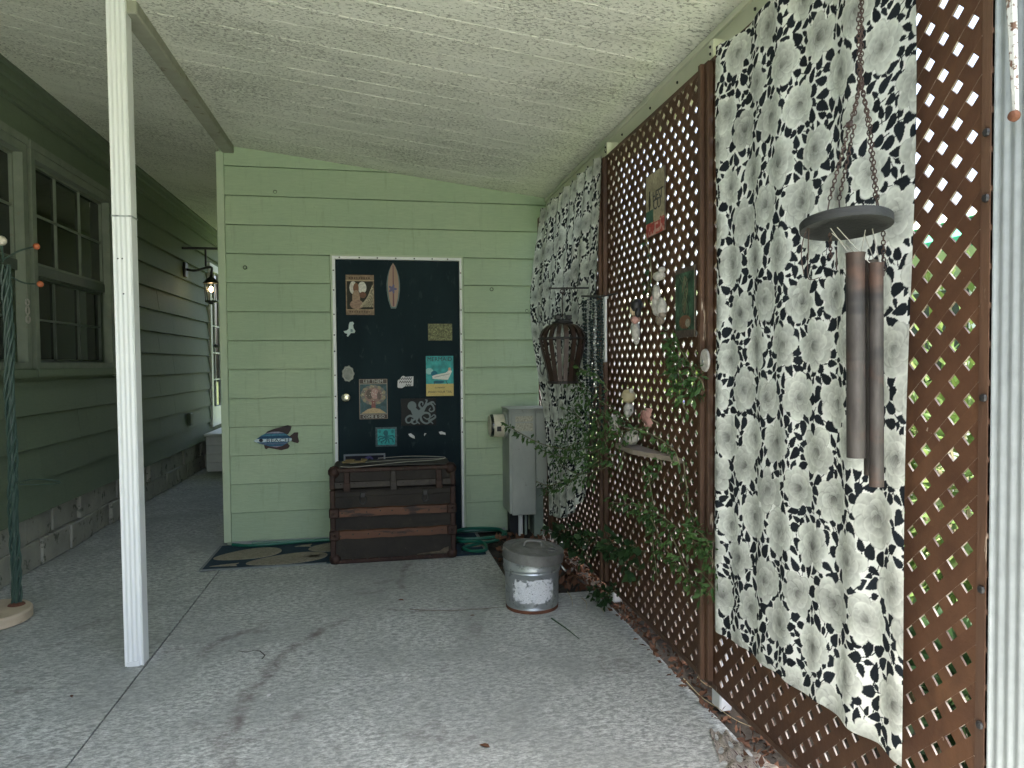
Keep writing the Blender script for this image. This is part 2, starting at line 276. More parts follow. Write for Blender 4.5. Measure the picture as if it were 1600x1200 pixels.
# ------------------------------------------------------------------ mesh helpers
def rootof(o):
    while o.parent: o = o.parent
    return o
class MB:
    def __init__(s): s.v = []; s.f = []; s.mi = []
    def add(s, vs, fs, m=0):
        n = len(s.v); s.v += [tuple(v) for v in vs]
        for f in fs: s.f.append(tuple(i+n for i in f)); s.mi.append(m)
        return s
    def box(s, a, b, m=0):
        (x0, y0, z0), (x1, y1, z1) = a, b
        return s.add([(x0, y0, z0), (x1, y0, z0), (x1, y1, z0), (x0, y1, z0), (x0, y0, z1), (x1, y0, z1), (x1, y1, z1), (x0, y1, z1)],
                     [(0, 3, 2, 1), (4, 5, 6, 7), (0, 1, 5, 4), (1, 2, 6, 5), (2, 3, 7, 6), (3, 0, 4, 7)], m)
    def bbox(s, a, b, bev, m=0):
        # box with chamfered vertical and horizontal edges (octagonal in all three sections)
        a = np.array(a, float); b = np.array(b, float); c = (a+b)/2; h = (b-a)/2
        import itertools
        vs = []; idx = {}
        for sx, sy, sz in itertools.product((-1, 1), repeat=3):
            for k in range(3):
                p = c+h*np.array((sx, sy, sz)); q = np.array((sx, sy, sz))*bev
                w = p-q; w[k] = p[k]; idx[(sx, sy, sz, k)] = len(vs); vs.append(w)
        fs = []
        for k in range(3):
            i, j = [(1, 2), (2, 0), (0, 1)][k]
            for sg in (-1, 1):
                ring = []
                for (u, w) in ((-1, -1), (1, -1), (1, 1), (-1, 1)):
                    t = [0, 0, 0]; t[k] = sg; t[i] = u; t[j] = w; ring.append(idx[(*t, k)])
                fs.append(tuple(ring if sg > 0 else ring[::-1]))
        for k in range(3):
            i, j = [(1, 2), (2, 0), (0, 1)][k]
            for u in (-1, 1):
                for w in (-1, 1):
                    t0 = [0, 0, 0]; t1 = [0, 0, 0]; t0[i] = t1[i] = u; t0[j] = t1[j] = w; t0[k] = -1; t1[k] = 1
                    r = [idx[(*t0, i)], idx[(*t1, i)], idx[(*t1, j)], idx[(*t0, j)]]
                    fs.append(tuple(r if u*w < 0 else r[::-1]))
        for sx, sy, sz in itertools.product((-1, 1), repeat=3):
            r = [idx[(sx, sy, sz, k)] for k in range(3)]; fs.append(tuple(r if sx*sy*sz > 0 else r[::-1]))
        return s.add(vs, fs, m)
    def prism(s, poly, fn, t0, t1, m=0, ms=None):
        n = len(poly); vs = [fn(p[0], p[1], t0) for p in poly]+[fn(p[0], p[1], t1) for p in poly]
        s.add(vs, [tuple(range(n))[::-1], tuple(range(n, 2*n))], m)
        k = len(s.v)-2*n
        for i in range(n):
            s.f.append((k+i, k+(i+1) % n, k+n+(i+1) % n, k+n+i)); s.mi.append(m if ms is None else ms)
        return s
    def tube(s, path, r, n=8, m=0, caps=True):
        path = [Vector(p) for p in path]; rs = r if hasattr(r, '__len__') else [r]*len(path)
        k = len(s.v); ref = None
        for i, p in enumerate(path):
            t = (path[min(i+1, len(path)-1)]-path[max(i-1, 0)])
            t = t.normalized() if t.length > 1e-9 else Vector((0, 0, 1))
            if ref is None: ref = t.orthogonal().normalized()
            ref = (ref-t*ref.dot(t)); ref = ref.normalized() if ref.length > 1e-6 else t.orthogonal().normalized()
            b = t.cross(ref)
            for j in range(n):
                a = 2*math.pi*j/n; s.v.append(tuple(p+(ref*math.cos(a)+b*math.sin(a))*rs[i]))
        for i in range(len(path)-1):
            for j in range(n):
                s.f.append((k+i*n+j, k+i*n+(j+1) % n, k+(i+1)*n+(j+1) % n, k+(i+1)*n+j)); s.mi.append(m)
        if caps:
            s.f.append(tuple(k+j for j in range(n))[::-1]); s.mi.append(m)
            e = k+(len(path)-1)*n; s.f.append(tuple(e+j for j in range(n))); s.mi.append(m)
        return s
    def lathe(s, prof, c=(0, 0, 0), n=24, ax='z', m=0, tilt=None, sx=1.0, sy=1.0):
        k = len(s.v)
        for r, h in prof:
            for j in range(n):
                a = 2*math.pi*j/n; u, w = r*math.cos(a)*sx, r*math.sin(a)*sy
                p = Vector((u, w, h)) if ax == 'z' else Vector((h, u, w)) if ax == 'x' else Vector((w, h, u))
                if tilt is not None: p = tilt @ p
                s.v.append(tuple(p+Vector(c)))
        for i in range(len(prof)-1):
            for j in range(n):
                s.f.append((k+i*n+j, k+i*n+(j+1) % n, k+(i+1)*n+(j+1) % n, k+(i+1)*n+j)); s.mi.append(m)
        s.f.append(tuple(k+j for j in range(n))[::-1]); s.mi.append(m)
        e = k+(len(prof)-1)*n; s.f.append(tuple(e+j for j in range(n))); s.mi.append(m)
        return s
    def ball(s, c, r, n=8, m=0, sc=(1, 1, 1)):
        k = len(s.v); rings = max(3, n//2)
        s.v.append((c[0], c[1], c[2]-r*sc[2]))
        for i in range(1, rings):
            p = math.pi*i/rings
            for j in range(n):
                a = 2*math.pi*j/n
                s.v.append((c[0]+r*sc[0]*math.sin(p)*math.cos(a), c[1]+r*sc[1]*math.sin(p)*math.sin(a), c[2]-r*sc[2]*math.cos(p)))
        s.v.append((c[0], c[1], c[2]+r*sc[2])); e = len(s.v)-1
        for j in range(n):
            s.f.append((k, k+1+(j+1) % n, k+1+j)); s.mi.append(m)
            q = k+1+(rings-2)*n; s.f.append((q+j, q+(j+1) % n, e)); s.mi.append(m)
        for i in range(rings-2):
            for j in range(n):
                a = k+1+i*n; s.f.append((a+j, a+(j+1) % n, a+n+(j+1) % n, a+n+j)); s.mi.append(m)
        return s
    def torus(s, c, R, r, nx=(1, 0, 0), ny=(0, 1, 0), n=12, k=6, m=0, ex=1.0, ey=1.0):
        X = Vector(nx).normalized(); Y = Vector(ny).normalized(); Z = X.cross(Y); b = len(s.v); c = Vector(c)
        for i in range(n):
            a = 2*math.pi*i/n; d = X*math.cos(a)*ex+Y*math.sin(a)*ey; dn = (X*math.cos(a)+Y*math.sin(a))
            for j in range(k):
                q = 2*math.pi*j/k; s.v.append(tuple(c+d*R+(dn*math.cos(q)+Z*math.sin(q))*r))
        for i in range(n):
            for j in range(k):
                s.f.append((b+i*k+j, b+((i+1) % n)*k+j, b+((i+1) % n)*k+(j+1) % k, b+i*k+(j+1) % k)); s.mi.append(m)
        return s
    def build(s, name, mats, parent=None, smooth=False, base=None):
        me = bpy.data.meshes.new(name)
        off = Vector((0, 0, 0)) if parent is None else rootof(parent).location
        if parent is None and base is not None: off = Vector(base)
        v = np.array(s.v, float)-np.array(off)
        me.from_pydata([tuple(q) for q in v], [], s.f)
        for m in (mats if isinstance(mats, (list, tuple)) else [mats]): me.materials.append(m)
        me.polygons.foreach_set('material_index', s.mi)
        if smooth:
            me.polygons.foreach_set('use_smooth', [True]*len(s.f))
            try: me.set_sharp_from_angle(angle=math.radians(40))
            except Exception: pass
        me.update()
        o = bpy.data.objects.new(name, me); COL.objects.link(o); o.parent = parent
        if parent is None: o.location = off
        return o
def thing(name, loc, label, cat, group=None):
    o = bpy.data.objects.new(name, None); COL.objects.link(o); o.location = loc; o.empty_display_size = 0.1
    return tag(o, label, cat, group)
def tag(o, label=None, cat=None, group=None, kind=None):
    if label: o['label'] = label
    if cat: o['category'] = cat
    if group: o['group'] = group
    if kind: o['kind'] = kind
    return o
def place(name, me, parent, loc, rot=None):
    o = bpy.data.objects.new(name, me); COL.objects.link(o); o.parent = parent
    o.location = Vector(loc)-(rootof(parent).location if parent else Vector((0, 0, 0)))
    if rot: o.rotation_euler = rot
    return o
def clip(poly, a, b, c):
    # keep a*x+b*y+c >= 0
    out = []
    for i in range(len(poly)):
        p, q = poly[i], poly[(i+1) % len(poly)]; dp = a*p[0]+b*p[1]+c; dq = a*q[0]+b*q[1]+c
        if dp >= 0: out.append(p)
        if dp*dq < 0:
            t = dp/(dp-dq); out.append((p[0]+t*(q[0]-p[0]), p[1]+t*(q[1]-p[1])))
    return out
# planes that things are mounted on: (u,v,depth out of plane) -> world
class Plane:
    def __init__(s, o, u, v): s.o = Vector(o); s.u = Vector(u).normalized(); s.v = Vector(v).normalized(); s.n = s.u.cross(s.v)
    def at(s, a, b, d=0.0): return s.o+s.u*a+s.v*b+s.n*d
def on_back(p, d=0.0): return Plane((p[0], p[1]-d, p[2]), (1, 0, 0), (0, 0, 1))
def on_lat(p): return Plane(p, (0, -1, 0), (0, 0, 1))
def on_house(p): return Plane(p, (0, 1, 0), (0, 0, 1))
def text(s, size, pl, a, b, d, mat, parent, name='lettering', align='CENTER', ext=0.0006, sx=1.0):
    cu = bpy.data.curves.new('t', 'FONT'); cu.body = s; cu.size = size; cu.align_x = align; cu.align_y = 'CENTER'; cu.extrude = ext; cu.resolution_u = 2
    to = bpy.data.objects.new('t', cu); COL.objects.link(to)
    dg = bpy.context.evaluated_depsgraph_get(); me = bpy.data.meshes.new_from_object(to.evaluated_get(dg))
    bpy.data.objects.remove(to); bpy.data.curves.remove(cu)
    off = rootof(parent).location
    mtx = Matrix(((pl.u[0], pl.v[0], pl.n[0], 0), (pl.u[1], pl.v[1], pl.n[1], 0), (pl.u[2], pl.v[2], pl.n[2], 0), (0, 0, 0, 1)))
    mtx.translation = pl.at(a, b, d)-off
    me.transform(Matrix.Diagonal((sx, 1, 1, 1))); me.transform(mtx); me.materials.clear(); me.materials.append(mat); me.name = name
    o = bpy.data.objects.new(name, me); COL.objects.link(o); o.parent = parent
    return o

# painted sheets: colours live on a fine grid of vertices
def vnoise(shape, cells, seed):
    r = np.random.default_rng(seed); h, w = shape; gy = max(2, int(cells*h/max(w, h))+2); gx = max(2, int(cells*w/max(w, h))+2)
    g = r.random((gy+1, gx+1)); y = np.linspace(0, gy-1e-3, h); x = np.linspace(0, gx-1e-3, w)
    yi = y.astype(int); xi = x.astype(int); fy = (y-yi)[:, None]; fx = (x-xi)[None]; fy = fy*fy*(3-2*fy); fx = fx*fx*(3-2*fx)
    a = g[yi][:, xi]; b = g[yi][:, xi+1]; c = g[yi+1][:, xi]; d = g[yi+1][:, xi+1]
    return (a*(1-fx)+b*fx)*(1-fy)+(c*(1-fx)+d*fx)*fy
class Canvas:
    def __init__(s, w, h, res, bg):
        s.w, s.h = w, h; s.nx = max(2, int(w/res)+1); s.ny = max(2, int(h/res)+1)
        s.x, s.y = np.meshgrid(np.linspace(0, w, s.nx), np.linspace(0, h, s.ny))
        s.c = np.empty((s.ny, s.nx, 3)); s.c[:] = bg
    def put(s, mask, col, a=1.0):
        k = (mask.astype(float)*a)[..., None]; s.c = s.c*(1-k)+np.asarray(col, float)*k
    def win(s, x0, x1, y0, y1):
        i0 = max(0, int(x0/s.w*(s.nx-1))); i1 = min(s.nx, int(x1/s.w*(s.nx-1))+2); j0 = max(0, int(y0/s.h*(s.ny-1))); j1 = min(s.ny, int(y1/s.h*(s.ny-1))+2)
        return slice(j0, max(j0, j1)), slice(i0, max(i0, i1))
    def rect(s, x0, y0, x1, y1, col, a=1.0): s.put((s.x >= x0) & (s.x <= x1) & (s.y >= y0) & (s.y <= y1), col, a)
    def ell(s, cx, cy, rx, ry, col, a=1.0, rot=0.0):
        dx, dy = s.x-cx, s.y-cy; c, q = math.cos(rot), math.sin(rot); u, v = dx*c+dy*q, -dx*q+dy*c
        s.put((u/rx)**2+(v/ry)**2 <= 1, col, a)
    def stroke(s, pts, r, col, a=1.0):
        rr = r if hasattr(r, '__len__') else [r]*len(pts); m = np.zeros(s.x.shape, bool)
        for (p, q, r0, r1) in zip(pts[:-1], pts[1:], rr[:-1], rr[1:]):
            d = np.array(q)-np.array(p); L = max(d@d, 1e-12); t = np.clip(((s.x-p[0])*d[0]+(s.y-p[1])*d[1])/L, 0, 1)
            m |= (s.x-p[0]-t*d[0])**2+(s.y-p[1]-t*d[1])**2 <= (r0+(r1-r0)*t)**2
        s.put(m, col, a)
    def poly(s, pts, col, a=1.0): s.put(inpoly(s.x, s.y, pts), col, a)
    def grain(s, amt, cells, seed=1): s.c *= (1+amt*(vnoise(s.x.shape, cells, seed)-0.5)*2)[..., None]
def inpoly(x, y, pts):
    m = np.zeros(x.shape, bool); n = len(pts)
    for i in range(n):
        (x0, y0), (x1, y1) = pts[i], pts[(i+1) % n]
        if y0 == y1: continue
        c = ((y0 > y) != (y1 > y)) & (x < (x1-x0)*(y-y0)/(y1-y0)+x0); m ^= c
    return m
def spline(pts, n=8):
    pts = [np.array(p, float) for p in pts]; P = [2*pts[0]-pts[1]]+pts+[2*pts[-1]-pts[-2]]; out = []
    for i in range(1, len(P)-2):
        for k in range(n):
            t = k/n; a, b, c, d = P[i-1], P[i], P[i+1], P[i+2]
            out.append(0.5*((2*b)+(-a+c)*t+(2*a-5*b+4*c-d)*t*t+(-a+3*b-3*c+d)*t**3))
    out.append(P[-2]); return [tuple(o) for o in out]
def sheet(name, cv, fn, mat, parent=None, base=(0, 0, 0), thick=0.0, keep=None, flip=False):
    """fn(x,y)-> three arrays, world position of the sheet; cv.c holds sRGB 0..255 colours"""
    X, Y, Z = fn(cv.x, cv.y); off = rootof(parent).location if parent else Vector(base)
    v = np.stack([X-off[0], Y-off[1], Z-off[2]], -1).reshape(-1, 3)
    idx = np.arange(cv.nx*cv.ny).reshape(cv.ny, cv.nx)
    q = np.stack([idx[:-1, :-1], idx[:-1, 1:], idx[1:, 1:], idx[1:, :-1]], -1).reshape(-1, 4)
    if flip: q = q[:, ::-1]
    if keep is not None: q = q[keep(cv)[:-1, :-1].reshape(-1)]
    me = bpy.data.meshes.new(name); me.vertices.add(len(v)); me.vertices.foreach_set('co', v.astype('f4').ravel())
    me.loops.add(q.size); me.loops.foreach_set('vertex_index', q.astype('i4').ravel())
    me.polygons.add(len(q)); me.polygons.foreach_set('loop_start', np.arange(0, q.size, 4, dtype='i4'))
    me.polygons.foreach_set('use_smooth', np.ones(len(q), bool))
    me.update(calc_edges=True)
    at = me.color_attributes.new('Col', 'FLOAT_COLOR', 'POINT')
    at.data.foreach_set('color', np.concatenate([lin(np.clip(cv.c, 0, 255)).reshape(-1, 3), np.ones((len(v), 1))], 1).astype('f4').ravel())
    me.materials.append(mat); o = bpy.data.objects.new(name, me); COL.objects.link(o); o.parent = parent
    if parent is None: o.location = off
    return o
def flat(pl, d=0.0):
    def fn(x, y): return tuple(pl.o[k]+pl.u[k]*x+pl.v[k]*y+pl.n[k]*d for k in range(3))
    return fn
def tin_sign(name, label, pl, cv, edge, t=0.006, cat='sign', words=(), face='printed_face'):
    """pl origin = lower left corner on the surface it hangs on"""
    c = pl.at(cv.w/2, 0, 0); o = thing(name, c, label, cat)
    m = MB(); m.prism([(0, 0), (cv.w, 0), (cv.w, cv.h), (0, cv.h)], lambda a, b, d: pl.at(a, b, d), 0.001, t); m.build('plate', edge, o)
    sheet(face, cv, flat(pl, t+0.0012), M_PRINT, o)
    for w in words: text(w[0], w[1], pl, w[2], w[3], t+0.0022, w[4], o, sx=w[5] if len(w) > 5 else 1.0)
    return o
def shape_prism(name, pl, pts, t0, t1, mat, parent):
    m = MB(); m.prism(pts, lambda a, b, d: pl.at(a, b, d), t0, t1); return m.build(name, mat, parent)

def leafmesh(name, pts, nrm, size, mat, parent=None, base=(0, 0, 0), aspect=0.45, jitter=0.9, along=None, seed=3, kind='stuff'):
    """one folded leaf (two triangles-pairs) at each point"""
    r = np.random.default_rng(seed); n = len(pts); pts = np.asarray(pts, float)
    d = r.normal(size=(n, 3)); d = d/np.linalg.norm(d, axis=1)[:, None]
    if along is not None: d = d*jitter+np.asarray(along); d /= np.linalg.norm(d, axis=1)[:, None]
    w = np.cross(d, r.normal(size=(n, 3))); w /= np.linalg.norm(w, axis=1)[:, None]; up = np.cross(d, w)
    s = (size*r.uniform(0.6, 1.25, n))[:, None]; hw = s*aspect*0.5
    v = np.stack([pts, pts+d*s*0.45+w*hw+up*s*0.09, pts+d*s, pts+d*s*0.45-w*hw+up*s*0.09], 1)
    off = np.array(rootof(parent).location if parent else base)
    v = (v-off).reshape(-1, 3); b = np.arange(n)*4
    tri = np.stack([b, b+1, b+2, b, b+2, b+3], 1).reshape(-1, 3)
    me = bpy.data.meshes.new(name); me.vertices.add(len(v)); me.vertices.foreach_set('co', v.astype('f4').ravel())
    me.loops.add(tri.size); me.loops.foreach_set('vertex_index', tri.astype('i4').ravel())
    me.polygons.add(len(tri)); me.polygons.foreach_set('loop_start', np.arange(0, tri.size, 3, dtype='i4')); me.update(calc_edges=True)
    me.materials.append(mat); o = bpy.data.objects.new(name, me); COL.objects.link(o); o.parent = parent
    if parent is None: o.location = base
    if kind: o['kind'] = kind
    return o
#@@PART2
# ================================================================== SETTING
YW = 5.35          # face of the shed wall
XH = -2.17         # face of the house siding
XL = 1.20          # inner face of the lattice
g = MB(); g.add([(-60, -60, -0.07), (60, -60, -0.07), (60, 60, -0.07), (-60, 60, -0.07)], [(0, 1, 2, 3)])
tag(g.build('ground', M_GRASSG), kind='structure')
m = MB(); m.prism([(-1.014, -7), (1.19, -7), (1.19, 3.84), (0.735, 3.84), (0.715, 5.45), (-1.014, 5.45)], lambda a, b, d: (a, b, d), -0.065, 0.0)
slab = tag(m.build('concrete_slab', M_CONC), kind='structure')
m = MB(); m.prism([(-2.3, -7), (-1.024, -7), (-1.024, 11.25), (-2.3, 11.25)], lambda a, b, d: (a, b, d), -0.065, -0.004)
tag(m.build('concrete_walk', M_CONC), kind='structure')
m = MB(); m.prism([(0.745, 3.85), (1.31, 3.85), (1.31, 5.45), (0.725, 5.45)], lambda a, b, d: (a, b, d), -0.065, -0.022)
tag(m.build('soil_bed', M_SOIL), kind='structure')
m = MB(); m.prism([(1.192, -7), (2.1, -7), (2.1, 8), (1.311, 8), (1.311, 3.849), (1.192, 3.849)], lambda a, b, d: (a, b, d), -0.066, -0.012)
tag(m.build('soil_strip', M_SOIL), kind='structure')
# hairline crack wandering across the slab, a real narrow groove filled with dirt
M_GROOVE = plain('crack_dirt', (0.05, 0.045, 0.04), 0.9)
for pts in ([(372, 1018), (384, 1020), (398, 1017), (406, 1018), (414, 1025), (409, 1031)],):
    m = MB(); pp = [onz(x, y) for x, y in pts]
    for a, b in zip(pp[:-1], pp[1:]):
        d = (b-a).normalized(); n = Vector((-d.y, d.x, 0))*0.003
        m.add([a-n+Vector((0, 0, .003)), b-n+Vector((0, 0, .003)), b+n+Vector((0, 0, .003)), a+n+Vector((0, 0, .003))], [(0, 1, 2, 3)])
    c = m.build('crack', M_GROOVE, slab)

# ------------------------------------------------------------------ carport roof
def zroof(x): return 2.55+0.13*(1.29-x) if x > -1.05 else 2.866+0.2*(-1.05-x)
roof = thing('carport_roof', (0, 3.0, 2.4), 'low sloping carport roof of narrow cream metal pans with flaking paint', 'roof')
PW = 0.165
def pan(x0, x1):
    m = MB(); h = PW/2-0.0007; e = 0.0035
    sec = [(-h+e, 0), (h-e, 0), (h, e), (h, 0.03), (-h, 0.03), (-h, e)]
    vs = [(x, y, zroof(x)+z) for x in (x0, x1) for y, z in sec]; n = 6
    fs = [tuple(range(n)), tuple(range(n, 2*n))[::-1]]+[(i, n+i, n+(i+1) % n, (i+1) % n) for i in range(n)]
    me = bpy.data.meshes.new('roof_pan'); me.from_pydata(vs, [], fs); me.materials.append(M_CEIL); me.update(); return me
pr = pan(1.45, -1.03); pl_ = pan(-1.055, -2.24)
RF, LF = 0.82, 0.1      # front edges of both halves; left one carried out unseen to darken the house
y = 5.36+PW/2-PW*51
while y < 11.3:
    if RF < y < 5.5: place('roof_pan', pr, roof, (0, y, random.uniform(-.001, .001)))
    place('roof_pan', pl_, roof, (0, y, random.uniform(-.001, .001)))  # left pans run on behind the camera, added to block skylight
    y += PW
m = MB(); m.add([(1.47, RF, zroof(1.47)+.04), (-1.05, RF, zroof(-1.0)+.04), (-1.05, 11.35, zroof(-1.0)+.04), (1.47, 11.35, zroof(1.47)+.04),
                 (1.47, RF, zroof(1.47)+.09), (-1.05, RF, zroof(-1.0)+.1), (-1.05, 11.35, zroof(-1.0)+.1), (1.47, 11.35, zroof(1.47)+.09)],
                [(0, 3, 2, 1), (4, 5, 6, 7), (0, 1, 5, 4), (1, 2, 6, 5), (2, 3, 7, 6), (3, 0, 4, 7)])
m.add([(-1.05, LF, zroof(-1.06)+.045), (-2.6, LF, zroof(-2.6)+.045), (-2.6, 11.35, zroof(-2.6)+.045), (-1.05, 11.35, zroof(-1.06)+.045),
       (-1.05, LF, zroof(-1.06)+.1), (-2.6, LF, zroof(-2.6)+.1), (-2.6, 11.35, zroof(-2.6)+.1), (-1.05, 11.35, zroof(-1.06)+.1)],
      [(0, 3, 2, 1), (4, 5, 6, 7), (0, 1, 5, 4), (1, 2, 6, 5), (2, 3, 7, 6), (3, 0, 4, 7)])
m.build('roof_light_block', M_CREAM, roof)  # unseen cover added above the pans to block light through the gaps
m = MB(); m.bbox((-1.072, 3.30, 2.795), (-0.992, 5.34, 2.882), 0.005); m.build('beam', M_BEAM, roof)
m = MB(); m.bbox((-1.072, LF+.05, 2.862), (-0.992, 3.297, 2.884), 0.004); m.build('beam_cap', M_BEAM, roof)
# edge beam over the lattice: a web and a lower flange
m = MB(); m.box((1.27, RF+.02, 2.375), (1.34, 5.4, 2.548)); m.box((1.262, RF+.02, 2.44), (1.2698, 5.4, 2.462)); m.box((1.258, RF+.02, 2.525), (1.2697, 5.4, 2.549))
eb = m.build('edge_beam', M_CREAM, roof)
m = MB()
for yy in np.arange(1.2, 5.2, 0.34): m.ball((1.269, yy+random.uniform(-.05, .05), 2.49), 0.007, 6)
sc_ = m.build('screw_heads', M_BLACK, eb); sc_['kind'] = 'stuff'

# ------------------------------------------------------------------ storage shed (end wall with the dark door)
shed = thing('storage_shed', (0.1, YW, 0.0), 'pale green lap sided shed wall with a blue black door', 'shed')
m = MB(); m.prism([(-1.10, 0.0), (1.30, 0.0), (1.30, 2.545), (-1.10, 2.845)], lambda a, b, d: (a, d, b), YW+0.03, 11.28)
m.build('wall_core', M_TRIM, shed)
def lap(a0, a1, z0, z1, face, t_bot, t_top, mk, top=None, extra=()):
    """one tapered lap board. mk(a, outward, z) -> world"""
    poly = [(a0, z0), (a1, z0), (a1, z1), (a0, z1)]
    if top is not None: poly = clip(poly, *top)
    if len(poly) < 3: return None
    n = len(poly); H = max(z1-z0, 1e-6)
    fr = [mk(p[0], t_bot+(t_top-t_bot)*(p[1]-z0)/H, p[1]) for p in poly]; bk = [mk(p[0], -0.012, p[1]) for p in poly]
    mm = MB(); mm.add(fr+bk, [tuple(range(n)), tuple(range(n, 2*n))[::-1]]+[(i, n+i, n+(i+1) % n, (i+1) % n) for i in range(n)])
    return mm
DX0, DX1, DTOP = -0.343, 0.626, 2.098
top = (-0.122, -1.0, 2.7236)      # z <= 2.7236-0.122 x  (just under the ceiling)
mk = lambda a, o, z: (a, YW-o, z)
for i in range(14):
    z0 = 0.033+0.2058*i; z1 = z0+0.2058-0.0045
    spans = [(-1.06, DX0-0.004), (DX1+0.004, 1.292)] if z0 < DTOP-0.02 else [(-1.06, 1.292)]
    for a, b in spans:
        zt = z1
        j = random.uniform(-.0012, .0012)
        mm = lap(a, b, z0, zt, None, 0.019+j, 0.004+j, mk, top)
        if mm: mm.build('siding_board', M_SHED, shed)
m = MB(); m.bbox((-1.112, YW-0.026, 0.028), (-1.0615, YW+0.02, 2.80), 0.003); m.box((-1.115, YW+0.021, 0.028), (-1.101, YW+0.08, 2.80)); m.build('corner_trim', M_TRIM, shed)
m = MB(); m.box((-1.06, YW-0.004, 0.002), (DX0, YW+0.02, 0.031)); m.box((DX1, YW-0.004, 0.002), (0.93, YW+0.02, 0.031)); m.build('sill_strip', M_BOXGREY, shed)
# nail stains and small hooks left in the siding
for (x, y) in ((383, 418), (768, 452), (823, 486), (430, 300)):
    p = ony(x, y, YW-0.013); m = MB(); m.torus((p.x, p.y-.004, p.z), 0.012, 0.0025, (1, 0, 0), (0, 0, 1), 10, 4); m.build('hook', M_BLACK, shed)
# door frame: outer green casing, white weatherstrip, black screws
fr_ = MB(); w = 0.013
fr_.box((DX0, YW-0.022, 0.03), (DX0+w, YW+0.01, DTOP)); fr_.box((DX1-w, YW-0.022, 0.03), (DX1, YW+0.01, DTOP)); fr_.box((DX0+w, YW-0.022, DTOP-w), (DX1-w, YW+0.01, DTOP))
fr = fr_.build('door_frame', M_TRIM, shed)
m = MB(); a = DX0+w; b = DX1-w; w2 = 0.021
m.box((a, YW-0.026, 0.03), (a+w2, YW+0.012, DTOP-w)); m.box((b-w2*0.75, YW-0.026, 0.03), (b, YW+0.012, DTOP-w)); m.box((a+w2, YW-0.026, DTOP-w-w2), (b-w2*0.75, YW+0.012, DTOP-w))
m.build('weatherstrip', M_WHITE, fr)
m = MB()
for zz in np.arange(0.75, 2.05, 0.155):
    m.ball((a+0.008, YW-0.027, zz+random.uniform(-.03, .03)), 0.006, 6); m.ball((b-0.007, YW-0.027, zz+random.uniform(-.03, .03)), 0.006, 6)
for xx in np.arange(a+0.04, b, 0.135): m.ball((xx+random.uniform(-.02, .02), YW-0.027, DTOP-w-0.011), 0.006, 6)
q = m.build('screw_heads', M_BLACK, fr); q['kind'] = 'stuff'
m = MB(); m.box((a+w2+.002, YW-0.004, 0.033), (b-w2*.75-.002, YW+0.024, DTOP-w-w2-.003)); door = m.build('door', M_DOOR, shed); door['label'] = 'blue black flush door covered with small signs'
YD = YW-0.004
p = ony(541, 621, YD-0.03); m = MB(); m.lathe([(0.03, 0.0), (0.03, -0.006), (0.012, -0.01), (0.012, -0.03), (0.028, -0.036), (0.033, -0.05), (0.028, -0.062), (0.012, -0.068)], (p.x, YD, p.z), 20, 'y'); m.build('door_knob', M_BRASS, door, True)

# ------------------------------------------------------------------ mobile home on the left
home = thing('mobile_home', (XH, 6.0, 0.0), 'green lap sided house, colour darkened for shade, on a grey block skirting', 'house')
m = MB(); m.box((-6, -3.0, 0.36), (XH-0.09, 11.3, 3.25)); m.build('wall_core', M_TRIM, home)
WINS = [(3.55, 4.93), (4.985, 6.345)]; WZ0, WZ1 = 1.285, 2.675
HD0, HD1, HDZ0, HDZ1 = 9.72, 10.72, 0.5, 2.62
mkh = lambda a, o, z: (XH+o, a, z)
for i in range(13):
    z0 = 0.36+0.212*i; z1 = z0+0.2055
    segs = [(-2.9, 11.27)]
    for (a, b, c, d) in [(3.50, 6.40, WZ0-0.01, WZ1+0.02), (HD0, HD1, HDZ0, HDZ1)]:
        if z1 > c+0.06 and z0 < d-0.06: segs = [s for (u, v) in segs for s in ((u, min(v, a)), (max(u, b), v)) if s[1]-s[0] > 0.05]
    for (u, v) in segs:
        cuts = [u]+[q for q in (4.43+0.61*(i % 3), 8.1-0.5*(i % 2)) if u+0.4 < q < v-0.4]+[v]
        for s0, s1 in zip(cuts[:-1], cuts[1:]):
            j = random.uniform(-.001, .001); mm = lap(s0+.001, s1-.001, z0, z1, None, 0.024+j, 0.0+j, mkh); mm.build('siding_board', M_HOUSE_SHADE, home)

